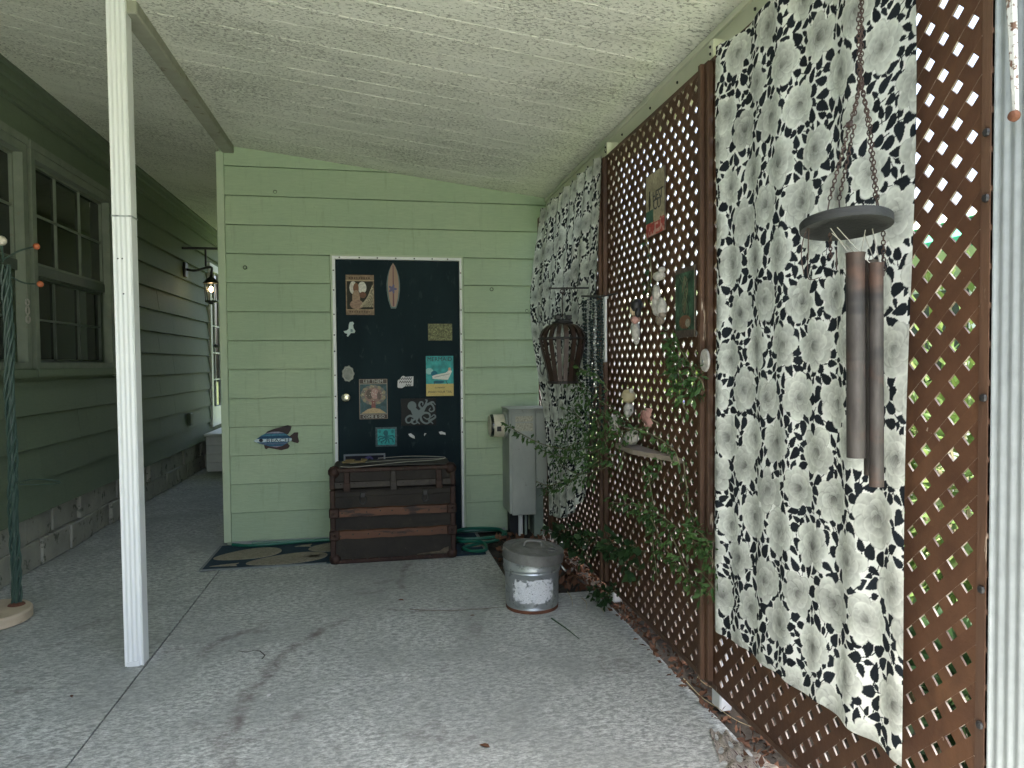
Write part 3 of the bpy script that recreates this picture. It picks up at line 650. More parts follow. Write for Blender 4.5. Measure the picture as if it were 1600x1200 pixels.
# sheathing behind the boards, left open behind the windows
m = MB()
for (a, b, c, d) in [(-2.9, 3.55, .36, 3.2), (3.55, 6.35, .36, WZ0), (3.55, 6.35, WZ1, 3.2), (6.35, 11.27, .36, 3.2)]: m.box((XH-0.088, a, c), (XH-0.013, b, d))
m.build('sheathing', M_HOUSE_SHADE, home)
m = MB(); m.box((XH+.016, -2.9, 2.93), (XH+.034, 11.27, 3.035)); m.box((XH+.034, -2.9, 3.005), (XH+.06, 11.27, 3.05)); m.box((XH+.016, -2.9, 3.052), (XH+.085, 11.27, 3.085)); m.build('crown_trim', M_HOUSE_SHADE, home)
for wi, (a, b) in enumerate(WINS):
    m = MB(); t = 0.055
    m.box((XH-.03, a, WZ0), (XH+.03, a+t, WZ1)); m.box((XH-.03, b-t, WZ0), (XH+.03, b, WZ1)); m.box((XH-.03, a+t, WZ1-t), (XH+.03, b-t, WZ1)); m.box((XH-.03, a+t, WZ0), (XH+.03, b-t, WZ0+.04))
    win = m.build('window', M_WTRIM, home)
    m = MB(); m.box((XH-.02, a-.02, WZ0-.05), (XH+.05, b+.02, WZ0-.002)); m.build('sill', M_HOUSE_SHADE, win)
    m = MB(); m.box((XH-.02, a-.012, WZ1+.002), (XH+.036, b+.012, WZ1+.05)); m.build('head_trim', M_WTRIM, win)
    A, B, Z0, Z1 = a+t, b-t, WZ0+.04, WZ1-t; ZM = 1.93; gx = XH-.035
    m = MB(); m.box((gx-.025, A, ZM-.035), (gx+.02, B, ZM+.03)); m.build('meeting_rail', M_SASH, win)
    for (zz0, zz1, x, mm_) in ((ZM+.03, Z1, gx, M_WTRIM), (Z0, ZM-.035, gx-.022, M_SASH)):
        s = 0.018; m = MB()
        m.box((x-.012, A, zz0), (x+.012, A+s, zz1)); m.box((x-.012, B-s, zz0), (x+.012, B, zz1)); m.box((x-.012, A+s, zz0), (x+.012, B-s, zz0+s)); m.box((x-.012, A+s, zz1-s), (x+.012, B-s, zz1)); m.build('sash', mm_, win)
        ys = np.linspace(A+s, B-s, 4); zs = np.linspace(zz0+s, zz1-s, 3)
        for yy in ys[1:-1]: m = MB(); m.box((x-.006, yy-.008, zz0+s), (x+.009, yy+.008, zz1-s)); m.build('muntin', mm_, win)
        m = MB(); m.box((x-.005, A+s, zs[1]-.007), (x+.0082, B-s, zs[1]+.007)); m.build('muntin', mm_, win)
        for i0 in range(3):
            for j0 in range(2):
                m = MB(); m.box((x-.009, ys[i0]+.004, zs[j0]+.004), (x-.0065, ys[i0+1]-.004, zs[j0+1]-.004)); m.build('pane', M_GLASS, win)
# interior gloom behind the glass so the panes read as windows
M_CURT = weathered('house_drape', (0.10, 0.11, 0.09), (0.17, 0.18, 0.15), 6, stretch=(1, 6, 0.3), bump=0.3)
# glazed house door with its white frame far down the passage
m = MB(); m.box((XH-.02, HD0, HDZ0), (XH+.04, HD0+.09, HDZ1)); m.box((XH-.02, HD1-.09, HDZ0), (XH+.04, HD1, HDZ1)); m.box((XH-.02, HD0+.09, HDZ1-.09), (XH+.04, HD1-.09, HDZ1)); m.box((XH-.02, HD0+.09, HDZ0), (XH+.03, HD1-.09, HDZ0+.25))
hd = m.build('glazed_door', M_WDOOR, home)
ys = np.linspace(HD0+.09, HD1-.09, 4); zs = np.linspace(HDZ0+.25, HDZ1-.09, 6)
for i0 in range(3):
    for j0 in range(5):
        m = MB(); m.box((XH-.01, ys[i0]+.008, zs[j0]+.008), (XH-.004, ys[i0+1]-.008, zs[j0+1]-.008)); m.build('pane', M_GLASS, hd)
for yy in ys[1:-1]: m = MB(); m.box((XH-.012, yy-.009, zs[0]), (XH+.012, yy+.009, zs[-1])); m.build('muntin', M_WDOOR, hd)
for zz in zs[1:-1]: m = MB(); m.box((XH-.012, ys[0], zz-.008), (XH+.010, ys[-1], zz+.008)); m.build('muntin', M_WDOOR, hd)
m = MB(); m.ball((XH+.07, HD0+.14, 1.55), .03, 8); m.tube([(XH+.03, HD0+.14, 1.55), (XH+.07, HD0+.14, 1.55)], .012, 6); m.build('handle', M_BLACK, hd, True)
p = onx(295, 655, XH+.012); m = MB(); m.bbox((XH+.006, p.y-.06, p.z-.07), (XH+.05, p.y+.06, p.z+.07), .008); m.build('outlet_cover', M_HOUSE_SHADE, home)
# block skirting
bm_ = MB(); bm_.box((XH-0.12, 2.3, 0.0), (XH-0.085, 11.2, 0.355)); skirt = bm_.build('block_skirting', M_BLOCK, home)
blk = MB(); blk.bbox((-0.05, -0.196, 0.0), (0.05, 0.196, 0.174), 0.006); blk_me = blk.build('block', M_BLOCK).data
bpy.data.objects.remove(bpy.data.objects['block'])
for r0 in range(2):
    for c in range(22):
        yy = 2.5+0.4*c+(0.2 if r0 else 0)
        place('block', blk_me, skirt, (XH-0.075+random.choice((0, 0, .012, .022, -.012)), yy, 0.001+0.178*r0), (0, 0, random.uniform(-.035, .035)))
# clad steps at the end of the passage
st = thing('entry_steps', (-1.85, 9.4, 0.0), 'white board clad steps below the glazed house door', 'steps')
for i in range(4):
    m = MB(); m.box((-2.08, 9.10, 0.012+.105*i), (-1.25, 9.14, 0.112+.105*i)); m.build('cladding_board', M_WDOOR, st)
m = MB(); m.box((-2.08, 9.145, 0.0), (-1.25, 10.9, 0.42)); m.build('box', M_WDOOR, st)
m = MB(); m.bbox((-2.1, 9.08, 0.435), (-1.24, 10.9, 0.465), .004); m.build('tread', M_WDOOR, st)
# lit carriage lantern beside the glazed door
lp = onx(330, 452, XH+0.30); lan = thing('wall_lantern', (XH, lp.y, lp.z), 'lit black carriage lantern on a bracket beside the glazed door', 'lantern')
y0, z0 = lp.y, lp.z; xc = XH+0.30
m = MB(); m.bbox((XH+.016, y0-.06, z0+.13), (XH+.045, y0+.06, z0+.3), .008); m.tube(spline([(XH+.04, y0, z0+.22), (XH+.14, y0, z0+.21), (xc, y0, z0+.25), (xc, y0, z0+.17)], 5), .014, 6); m.build('bracket', M_BLACK, lan, True)
m = MB(); m.lathe([(.01, .17), (.02, .14), (.045, .12), (.085, .075), (.09, .066), (.08, .064)], (xc, y0, z0), 12); m.build('hood', M_BLACK, lan, True)
m = MB()
for k in range(6):
    an = k*math.pi/3; m.tube([(xc+.072*math.cos(an), y0+.072*math.sin(an), z0+.066), (xc+.062*math.cos(an), y0+.062*math.sin(an), z0-.13)], .005, 4)
m.lathe([(.07, -.13), (.07, -.145), (.03, -.155), (.02, -.17)], (xc, y0, z0), 12); m.build('cage', M_BLACK, lan)
m = MB(); m.ball((xc, y0, z0), .024, 8, sc=(1, 1, 1.4)); m.build('bulb', M_BULB, lan, True)
hk = thing('hanging_bar', (XH, lp.y-.3, lp.z+.5), 'thin black bar fixed above the lit lantern', 'bar')
m = MB(); yb = lp.y-.05; m.box((XH+.012, yb-.012, lp.z+.44), (XH+.42, yb+.012, lp.z+.465)); m.box((XH+.25, yb-.01, lp.z+.25), (XH+.27, yb+.01, lp.z+.439)); m.build('bar', M_BLACK, hk)

# ------------------------------------------------------------------ fluted posts
def fluted(name, x0, x1, y0, y1, z1, side, mat, parent, lean=0.0):
    """square post with shallow flutes on one face"""
    n = 28; pts = []
    def prof(t): return 0.0035*(0.5-0.5*math.cos(2*math.pi*t*4.0)) if 0.06 < t < 0.94 else 0.0
    if side == 'y':
        pts = [(x0+(x1-x0)*k/n, y0+prof(k/n)) for k in range(n+1)]+[(x1, y1), (x0, y1)]
    else:
        pts = [(x1, y1), (x1, y0)][::-1]+[(x0+prof(k/n), y1+(y0-y1)*k/n) for k in range(n+1)]
    m = MB(); k = len(pts); vs = [(a, b, 0.0) for a, b in pts]+[(a+lean*z1, b, z1) for a, b in pts]
    m.add(vs, [tuple(range(k))[::-1], tuple(range(k, 2*k))]+[(i, (i+1) % k, k+(i+1) % k, k+i) for i in range(k)])
    return m.build(name, mat, parent)
pb = onz(195, 1042); pt = ony(165, 5, pb.y); LEAN = (pt.x-pb.x)/pt.z
post = thing('carport_post', (pb.x+.037, pb.y+.03, 0), 'white fluted metal post standing alone beside the slab joint', 'post')
fluted('shaft', pb.x, pb.x+.076, pb.y, pb.y+.072, 2.878, 'y', M_WHITE, post, LEAN)
m = MB(); q = ony(190, 337, pb.y); sx = LEAN*q.z
m.box((pb.x+sx-.003, pb.y-.003, q.z-.004), (pb.x+sx+.079, pb.y+.075, q.z+.002)); m.build('wire_tie', M_GALV, post)
m = MB(); m.box((pb.x+.01, pb.y-.006, 0.0), (pb.x+.06, pb.y-.001, .02)); m.build('foot_clip', M_WHITE, post)
m = MB()
for (x, y) in ((184, 404), (191, 404), (193, 459)):
    q = ony(x, y, pb.y); m.ball((q.x, pb.y+.001, q.z), .004, 6)
q = m.build('screw_holes', M_BLACK, post); q['kind'] = 'stuff'
post2 = thing('carport_post', (1.24, 1.18, 0), 'white fluted metal post at the open end of the lattice', 'post')
fluted('shaft', 1.202, 1.285, 1.125, 1.2205, 2.46, 'x', plain('dimmed_white_metal', (0.34, 0.375, 0.385), 0.45, 0.2), post2)  # white post toned down to grey, bright sky light taken out of its colour

# ------------------------------------------------------------------ lattice panels
PITCH, SW, LZ0, LZ1 = 0.0775, 0.0160, 0.088, 2.388
YB = [1.222, 2.436, 3.655, 4.872, 5.325]
LLAB = ['brown diagonal lattice panel behind the large floral curtain', 'brown diagonal lattice panel hung with figurines and a tall mermaid picture',
        'brown diagonal lattice panel behind the narrow far curtain', 'narrow strip of brown lattice meeting the green shed wall']
panels = []
fence = thing('lattice_screen', (XL, 3.3, 0), 'long brown lattice screen closing the side of the carport', 'lattice')
def zbot(y): return LZ0
for i in range(4):
    y0, y1 = YB[i]+.002, YB[i+1]-.002
    m = MB(); ro = [(y0, LZ0-.004), (y1, LZ0-.004), (y1, LZ1+.006), (y0, LZ1+.006)]; ri = [(y0+(.022 if i == 0 else .012), LZ0+.014), (y1-.012, LZ0+.014), (y1-.012, LZ1-.012), (y0+(.022 if i == 0 else .012), LZ1-.012)]
    vs = [(x, p[0], p[1]) for x in (XL-.002, XL+.0085) for ring in (ro, ri) for p in ring]; fs = []
    for k in range(4):
        n_ = (k+1) % 4; fs += [(k, n_, 4+n_, 4+k), (8+k, 12+k, 12+n_, 8+n_), (k, 8+k, 8+n_, n_), (4+k, 4+n_, 12+n_, 12+k)]
    m.add(vs, fs); pnl = m.build('lattice_panel', M_LATPOST, fence); pnl['label'] = LLAB[i]; panels.append(pnl)
    for dirn in (1, -1):
        cs = np.arange(-3.0, 6.0, PITCH)+ (0.021 if dirn > 0 else 0.0)+0.013*i
        for c in cs:
            s2 = SW*math.sqrt(2)
            # strip: |y + dirn*z - c| <= s2
            L = 8.0
            poly = [(c-s2-dirn*(-L), -L), (c+s2-dirn*(-L), -L), (c+s2-dirn*L, L), (c-s2-dirn*L, L)]
            for (a, b, d) in ((1, 0, -y0), (-1, 0, y1), (0, 1, -LZ0), (0, -1, LZ1)):
                poly = clip(poly, a, b, d)
                if len(poly) < 3: break
            if len(poly) < 3: continue
            xs = (XL+.0002, XL+.0054) if dirn > 0 else (XL+.0006, XL+.0058)
            m = MB(); m.prism(poly, lambda a, b, d: (d, a, b), xs[0], xs[1], 0, 1); m.build('slat', [M_LAT, M_LATEDGE], pnl)
    if i == 0:
        for zz in (2.25, 1.75, 1.62, 1.22, 0.83, 0.55, 0.42):
            mm = MB(); mm.ball((XL-.004, y0+.008, zz), .009, 8, sc=(.7, 1, 1)); mm.build('bolt', M_BLACK, pnl, True)
for i, yy in enumerate(YB[1:4]):
    lab = ['brown batten on a white post between floral curtain and figurines', 'brown batten on a white post beside the bead strands', 'brown batten on a white post behind the narrow far curtain'][i]
    m = MB(); m.bbox((XL+.018, yy-.036, 0.0), (XL+.066, yy+.036, 2.388), .006); pp = m.build('post', M_WHITE, fence); pp['label'] = lab
    m = MB(); m.bbox((XL-.026, yy-.026, 0.115), (XL-.003, yy+.022, 2.38), .003); m.build('batten', M_LATPOST, pp); m = MB(); m.bbox((XL-.044, yy-.004, 0.115), (XL-.0265, yy+.018, 2.375), .003); m.build('batten', M_LATPOST, pp)
    m = MB(); m.box((XL+.0, yy-.016, 2.393), (XL+.06, yy+.016, 2.462)); m.build('top_bracket', M_CREAM, pp)
    for zz in (2.415, 2.44): m = MB(); m.ball((XL-.001, yy+.004, zz), .006, 6); m.build('bolt', M_BLACK, pp)
# ================================================================== CURTAINS
FAB = dict(bg=(238, 240, 234), leaf=(36, 41, 46))
def floral(w, h, res, seed, sp=0.158):
    r = np.random.default_rng(seed); cv = Canvas(w, h, res, FAB['bg']); cv.grain(0.02, 20, seed)
    fl = []
    rows = int(h/(sp*0.87))+2; cols = int(w/sp)+2
    for j in range(rows):
        for i in range(cols):
            cx = (i+0.5*(j % 2))*sp+r.normal()*0.014; cy = j*sp*0.87+r.normal()*0.016; fl.append((cx, cy, sp*r.uniform(0.35, 0.43), r.uniform(0, 6.28)))
    occ = np.zeros(cv.x.shape, bool); near = np.zeros(cv.x.shape, bool)
    nz = vnoise(cv.x.shape, 60, seed+5); nz2 = vnoise(cv.x.shape, 170, seed+6); nz3 = vnoise(cv.x.shape, 26, seed+7)
    for (cx, cy, R, ph) in fl:
        shade = r.uniform(-8, 8)
        for ring, (cnt, rad, ln, wd, tone) in enumerate(((r.integers(6, 9), .50, .60, .40, 206), (r.integers(5, 7), .30, .42, .34, 196), (r.integers(3, 5), .10, .26, .22, 174))):
            p0 = r.uniform(0, 6.28)
            for q_ in range(cnt):
                a = p0+q_*2*math.pi/cnt+r.normal()*.14; px, py = cx+math.cos(a)*R*rad, cy+math.sin(a)*R*rad
                L = R*ln*r.uniform(.88, 1.14); W = R*wd*r.uniform(.85, 1.2); sl = cv.win(px-L*1.2, px+L*1.2, py-L*1.2, py+L*1.2)
                if cv.x[sl].size == 0: continue
                dx, dy = cv.x[sl]-px, cv.y[sl]-py; u = (dx*math.cos(a)+dy*math.sin(a))/L; v = (-dx*math.sin(a)+dy*math.cos(a))/W
                rr = u*u+v*v*(1-.35*u)
                inn = rr < 1+.34*(nz[sl]-.5)+.22*(nz2[sl]-.5)
                g_ = tone+shade+r.uniform(-9, 9)+15*np.clip(u, -1, 1)-40*np.clip(.35-u, 0, 1)*.6-12*np.abs(np.sin(v*5+ph))*(u < .6)-34*np.clip(nz3[sl]-.5, 0, 1)-14*(nz2[sl]-.5)
                g_ = g_+10*np.clip(rr-.55, 0, .25)/.25-30*np.clip(rr-.84, 0, .2)/.2
                col = np.stack([g_*.985, g_, g_*.962], -1); qq = cv.c[sl]; qq[inn] = col[inn]; cv.c[sl] = qq; occ[sl] |= inn
    near = occ
    # leaves on little stems in the gaps between blossoms
    used = np.zeros_like(near); tries = int(w*h*26000)
    for k in range(tries):
        x, y = r.uniform(-.01, w+.01), r.uniform(-.01, h+.01)
        ci, cj = min(cv.nx-1, max(0, int(x/w*(cv.nx-1)))), min(cv.ny-1, max(0, int(y/h*(cv.ny-1))))
        if used[cj, ci] or near[cj, ci]: continue
        L = r.uniform(0.033, 0.052)*(1 if k < tries*.3 else .62); W = L*r.uniform(0.5, 0.72); a = r.uniform(0, 6.28)
        sl = cv.win(x-L*.7, x+L*.7, y-L*.7, y+L*.7); X = cv.x[sl]
        if X.size == 0: continue
        dx, dy = X-x, cv.y[sl]-y; u = (dx*math.cos(a)+dy*math.sin(a))/(L/2); v = (-dx*math.sin(a)+dy*math.cos(a))/(W/2)
        uu = np.clip(u, -1, 1); half = np.sqrt(np.clip(1-uu**2, 0, 1))*(0.74-0.4*uu)*1.22
        mk_ = (np.abs(u) <= 1) & (np.abs(v+0.22*uu*uu) <= half)
        cnt = mk_.sum()
        if cnt < 4: continue
        if (mk_ & used[sl]).sum()/cnt > .04 or (mk_ & near[sl]).sum()/cnt > .5: continue
        vis = mk_ & ~near[sl]
        q = cv.c[sl]; q[vis] = np.array(FAB['leaf'])*r.uniform(0.85, 1.15); cv.c[sl] = q
        used[sl] |= (np.abs(u) <= 1.04) & (np.abs(v+0.22*uu*uu) <= half+0.12)
        # stem
        ex, ey = x-math.cos(a)*L*.9, y-math.sin(a)*L*.9
        s2 = cv.win(min(x, ex)-.004, max(x, ex)+.004, min(y, ey)-.004, max(y, ey)+.004)
        t = np.clip(((cv.x[s2]-x)*(ex-x)+(cv.y[s2]-y)*(ey-y))/((ex-x)**2+(ey-y)**2), 0, 1)
        st_ = ((cv.x[s2]-x-t*(ex-x))**2+(cv.y[s2]-y-t*(ey-y))**2 < (max(res*0.55, .0013))**2) & ~occ[s2]
        q = cv.c[s2]; q[st_] = FAB['leaf']; cv.c[s2] = q
    return cv
# large curtain close by
cy0, cy1, cz0, cz1 = 1.388, 2.292, 0.372, 2.376
cv = floral(cy1-cy0, cz1-cz0, 0.0020, 11)
def hang(x, y):
    u = x/(cy1-cy0); v = y/(cz1-cz0)
    X = XL-0.040-0.008*np.sin(u*15+1.2+v*.8)*(0.45+0.55*v)-0.009*np.sin(u*33+.5*v)*(u > .6)*(u-.6)*2.5-0.004*np.sin(u*41+v*3)-0.010*np.exp(-((u-.04)/.03)**2)-0.004*np.sin(v*9+u*4)-0.012*(1-v)**2
    Y = cy1-(cy1-cy0)*u+0.006*np.sin(v*7)*(u > .9)*(u-.9)*10-0.004*np.sin(v*11)*(1-u)
    Z = cz0+(cz1-cz0)*v+0.022*(u-.35)*(1-v)-0.006*np.abs(np.sin(u*14))*(1-v)-0.012*np.abs(np.sin(u*3.14*3))*(v > .97)*(v-.97)*33
    return X, Y, Z
cu = sheet('floral_curtain', cv, hang, M_CLOTH, None, (XL-.03, 1.84, cz0))
tag(cu, 'wide white floral curtain with charcoal leaves behind the wind chime', 'curtain')
# narrow curtain near the shed wall
fw, fh = 1.42, 2.12
cv2 = floral(fw, fh, 0.0045, 23)
def hang2(x, y):
    u = x/fw; v = y/fh                     # u: 0 at the shed end, 1 towards the camera
    yl = 4.80+0.34*np.exp(-((v-.72)/.28)**2)-0.05*(1-v); yr = 3.56+0.34*(1-v)**1.3
    Y = yl+(yr-yl)*u
    X = XL-0.05-0.016*np.sin(u*26+v*2)*(.4+.6*(1-v))-0.05*np.exp(-((v-.62)/.3)**2)*(1-u)-0.008*np.sin(u*57)
    zb = 0.25+0.30*u**2
    Z = zb+(2.385-zb)*v-0.014*np.abs(np.sin(u*14))*(v > .96)*(v-.96)*25
    return X, Y, Z
cu2 = sheet('floral_curtain', cv2, hang2, M_CLOTH, None, (XL-.05, 4.2, .25))
tag(cu2, 'narrow gathered floral curtain hanging beside the green shed wall', 'curtain')

# ================================================================== SIGNS ON THE DOOR
def back_plane(x, y, d=0.0, Y=None): return on_back(ony(x, y, (YD if Y is None else Y)-d))
def size_on(x0, y0, x1, y1, Y):
    a, b = ony(x0, y1, Y), ony(x1, y0, Y); return a, b.x-a.x, b.z-a.z
MI_DARK = plain('ink_dark', (0.03, 0.03, 0.035), 0.6); MI_PALE = plain('ink_pale', (0.55, 0.55, 0.5), 0.6)
M_EDGE = plain('tin_edge', (0.12, 0.1, 0.08), 0.5, 0.3)
# sepia portrait plate
o, w, h = size_on(541, 430, 584, 492, YD)
cv = Canvas(w, h, .0022, (132, 112, 92)); cv.grain(.12, 14, 3)
cv.rect(w*.04, h*.14, w*.96, h*.84, (40, 40, 30)); cv.ell(w*.26, h*.68, w*.13, h*.16, (205, 200, 190)); cv.ell(w*.58, h*.68, w*.15, h*.15, (210, 208, 200))
cv.ell(w*.36, h*.66, w*.10, h*.14, (120, 86, 66)); cv.ell(w*.36, h*.42, w*.14, h*.2, (158, 134, 112)); cv.ell(w*.38, h*.26, w*.24, h*.12, (150, 124, 108)); cv.ell(w*.6, h*.5, w*.12, h*.08, (110, 78, 62))
for k in range(16): cv.stroke([(w*(.5+.03*k), h*.2), (w*(.6+.025*k), h*(.3+.02*k)), (w*(.72+.015*k), h*(.36+.026*k))], .0016, (176, 166, 140))
for k in range(9): cv.rect(w*(.12+.085*k), h*.90, w*(.17+.085*k), h*.945, (86, 66, 52)); cv.rect(w*(.12+.085*k), h*.055, w*(.165+.085*k), h*.095, (92, 70, 56))
cv.rect(0, h*.855, w, h*.865, (190, 172, 140)); cv.rect(0, h*.125, w, h*.135, (190, 172, 140)); cv.grain(.1, 40, 8)
tin_sign('wall_plate', 'rusty sepia portrait plate at the top corner of the dark door', on_back(o), cv, M_EDGE)
# little surfboard
a, b = ony(614, 412, YD), ony(614, 482, YD); L = a.z-b.z; W = 0.098
sb = thing('surfboard_plaque', (a.x, YD, b.z), 'small wooden surfboard plaque with a dark stringer on the door', 'plaque')
prof = [(0, 0.36), (.06, .52), (.2, .8), (.4, .98), (.55, 1.0), (.7, .88), (.84, .62), (.93, .36), (1.0, .03)]
pts = [(W/2*q, L*t) for t, q in prof]+[(-W/2*q, L*t) for t, q in prof[::-1]]
pl = on_back((a.x, YD, b.z)); shape_prism('board', pl, pts, .002, .014, plain('surf_teal', (0.1, 0.16, 0.16), 0.4), sb)
shape_prism('deck', pl, [(x*.8, .012+y*.97) for x, y in pts], .0142, .0165, weathered('surf_wood', (0.33, 0.22, 0.15), (0.4, 0.27, 0.22), 12, stretch=(1, 1, .2), bump=.1), sb)
shape_prism('stringer', pl, [(-.006, .015), (.006, .015), (.003, L*.95), (-.003, L*.95)], .0168, .018, plain('surf_stringer', (0.16, 0.07, 0.08), 0.4), sb)
shape_prism('hibiscus_print', pl, [(.03*math.cos(t)*(1+.35*math.cos(5*t))*.8-.006, L*.43+.026*math.sin(t)*(1+.35*math.cos(5*t))) for t in np.linspace(0, 6.28, 40)[:-1]], .0182, .0188, plain('surf_flower', (0.10, 0.09, 0.2), 0.4), sb)
# pale hummingbird-like ornament
c = ony(546, 514, YD); bd = thing('seahorse_ornament', (c.x, YD, c.z), 'small pale aqua ornament with curled tail below the portrait plate', 'ornament'); pl = on_back(c); M_AQUA = plain('pale_aqua', (0.48, 0.58, 0.56), 0.5)
shape_prism('body', pl, [(.004, .05), (.026, .052), (.034, .04), (.026, .028), (.03, .005), (.042, -.015), (.036, -.03), (.01, -.03), (-.002, -.046), (-.012, -.058), (-.02, -.05), (-.014, -.036), (-.034, -.03), (-.042, -.016), (-.02, -.012), (-.006, 0), (-.004, .03)], .002, .012, M_AQUA, bd)
shape_prism('inset', pl, [(.008, .0), (.022, -.002), (.026, -.02), (.008, -.022)], .0122, .014, plain('aqua_dark', (0.16, 0.25, 0.26), 0.6), bd)  # darker aqua piece on the front of the body
# pebble mosaic rectangle
o, w, h = size_on(669, 506, 706, 532, YD); cv = Canvas(w, h, .003, (120, 122, 88)); n = vnoise(cv.x.shape, 26, 5); cv.c *= (0.62+.7*n)[..., None]
tin_sign('mosaic_plaque', 'mossy beige pebble textured rectangle high on the door', on_back(o), cv, plain('mosaic_edge', (0.1, 0.1, 0.08)), .012, 'plaque')
# mermaid bath sign
o, w, h = size_on(666, 556, 708, 619, YD)
cv = Canvas(w, h, .002, (64, 160, 160)); cv.grain(.14, 9, 3); cv.rect(0, 0, w, h*.30, (206, 186, 118)); cv.ell(w*.12, h*.62, w*.14, h*.08, (150, 200, 196)); cv.ell(w*.3, h*.56, w*.12, h*.07, (24, 104, 126))
cv.poly([(w*.24, h*.43), (w*.8, h*.40), (w*.95, h*.62), (w*.86, h*.66), (w*.72, h*.58), (w*.34, h*.53), (w*.22, h*.5)], (225, 226, 218)); cv.stroke([(w*.3, h*.47), (w*.86, h*.55)], .0015, (120, 130, 130))
cv.ell(w*.86, h*.67, w*.05, h*.04, (214, 170, 140)); cv.ell(w*.46, h*.35, w*.2, h*.035, (30, 100, 120)); cv.stroke([(w*.34, h*.36), (w*.3, h*.31)], .002, (60, 70, 60)); cv.stroke([(w*.72, h*.38), (w*.78, h*.3)], .002, (60, 70, 60))
cv.grain(.05, 60, 9)
tin_sign('tin_sign', 'teal and sand tin sign reading MERMAID with a white bathtub', on_back(o), cv, M_EDGE, words=[('MERMAID', .044, w/2, h*.915, MI_DARK, .98), ('COMPANY', .016, w/2, h*.205, MI_DARK), ('WASH YOUR TAIL', .024, w/2, h*.10, MI_DARK, .92)])
# scalloped pale tag
c = ony(544, 584, YD); tg = thing('shell_plaque', (c.x, YD, c.z), 'pale grey scalloped plaque above the door knob', 'plaque'); pl = on_back(c)
shape_prism('plaque', pl, [((.043+.003*math.cos(9*t))*math.cos(t), (.058+.003*math.cos(9*t))*math.sin(t)) for t in np.linspace(0, 6.28, 60)[:-1]], .002, .01, weathered('bone_grey', (0.2, 0.22, 0.19), (0.36, 0.37, 0.33), 40, bump=.3), tg)
m = MB(); m.torus(pl.at(0, 0, .011), .036, .004, (1, 0, 0), (0, 0, 1), 24, 5, ey=1.35); m.build('rim', plain('bone_rim', (0.42, 0.42, 0.38), .6), tg)
# card style sign with a haloed figure
o, w, h = size_on(562, 592, 605, 655, YD)
cv = Canvas(w, h, .002, (66, 92, 96)); cv.grain(.12, 12, 2)
for k in range(18):
    a = k*2*math.pi/18; cv.ell(w*.5+w*.36*math.cos(a), h*.60+h*.20*math.sin(a), w*.10, h*.055, (150, 142, 118) if k % 2 else (120, 118, 112))
cv.ell(w*.5, h*.6, w*.32, h*.19, (146, 122, 112)); cv.ell(w*.36, h*.62, w*.12, h*.12, (104, 92, 84)); cv.ell(w*.55, h*.63, w*.13, h*.13, (178, 144, 138)); cv.ell(w*.7, h*.58, w*.07, h*.1, (112, 98, 92))
cv.poly([(w*.42, h*.25), (w*.58, h*.25), (w*.56, h*.45), (w*.44, h*.45)], (136, 88, 84)); cv.poly([(w*.05, h*.14), (w*.95, h*.14), (w*.72, h*.25), (w*.5, h*.28), (w*.3, h*.25)], (186, 164, 128))
for k in range(26): a = random.uniform(0, 6.28); cv.ell(w*.5+w*.3*math.cos(a)*random.random()*1.3, h*.6+h*.2*math.sin(a)*random.random()*1.2, .003, .003, (196, 190, 172))
cv.rect(0, h*.885, w, h, (86, 78, 72)); cv.rect(0, 0, w, h*.115, (86, 78, 72)); cv.rect(0, h*.875, w, h*.89, (170, 160, 148)); cv.rect(0, h*.11, w, h*.125, (170, 160, 148))
for x0 in (0, w-.005): cv.rect(x0, 0, x0+.005, h, (150, 138, 126))
cv.rect(0, 0, w, .004, (150, 138, 126)); cv.rect(0, h-.004, w, h, (150, 138, 126)); cv.grain(.08, 50, 4)
tin_sign('tin_sign', 'faded card style tin sign with a haloed figure beside the knob', on_back(o), cv, M_EDGE, words=[('LET THEM', .034, w/2, h*.94, MI_PALE, .95), ('COME & GO', .032, w/2, h*.055, MI_PALE, .9)])
# white hand lettered sticker (letters too small to read)
o, w, h = size_on(621, 587, 646, 606, YD); st_ = thing('sticker', (o.x+w/2, YD, o.z), 'small white hand lettered sticker above the octopus plate', 'sticker')
pl = on_back(o); shape_prism('backing', pl, [(0, .006), (w*.06, 0), (w*.3, -.002), (w*.45, .01), (w*.98, .012), (w, h*.95), (w*.5, h*.9), (w*.4, h), (w*.3, h*.96), (w*.02, h*.6)], .001, .003, M_PAPER, st_)
for k in range(3):
    m = MB(); z = h*(.2+.27*k)
    zz = [(w*(.12 if k else .5)+w*.07*i, z+(.011 if i % 2 else -.008)) for i in range(12 if k else 6)]
    for p, q in zip(zz[:-1], zz[1:]):
        d = Vector((q[0]-p[0], q[1]-p[1])).normalized()*.0022; m.add([pl.at(p[0]-d.y, p[1]+d.x, .0036), pl.at(q[0]-d.y, q[1]+d.x, .0036), pl.at(q[0]+d.y, q[1]-d.x, .0036), pl.at(p[0]+d.y, p[1]-d.x, .0036)], [(3, 2, 1, 0)])
    m.build('pen_stroke', MI_DARK, st_)
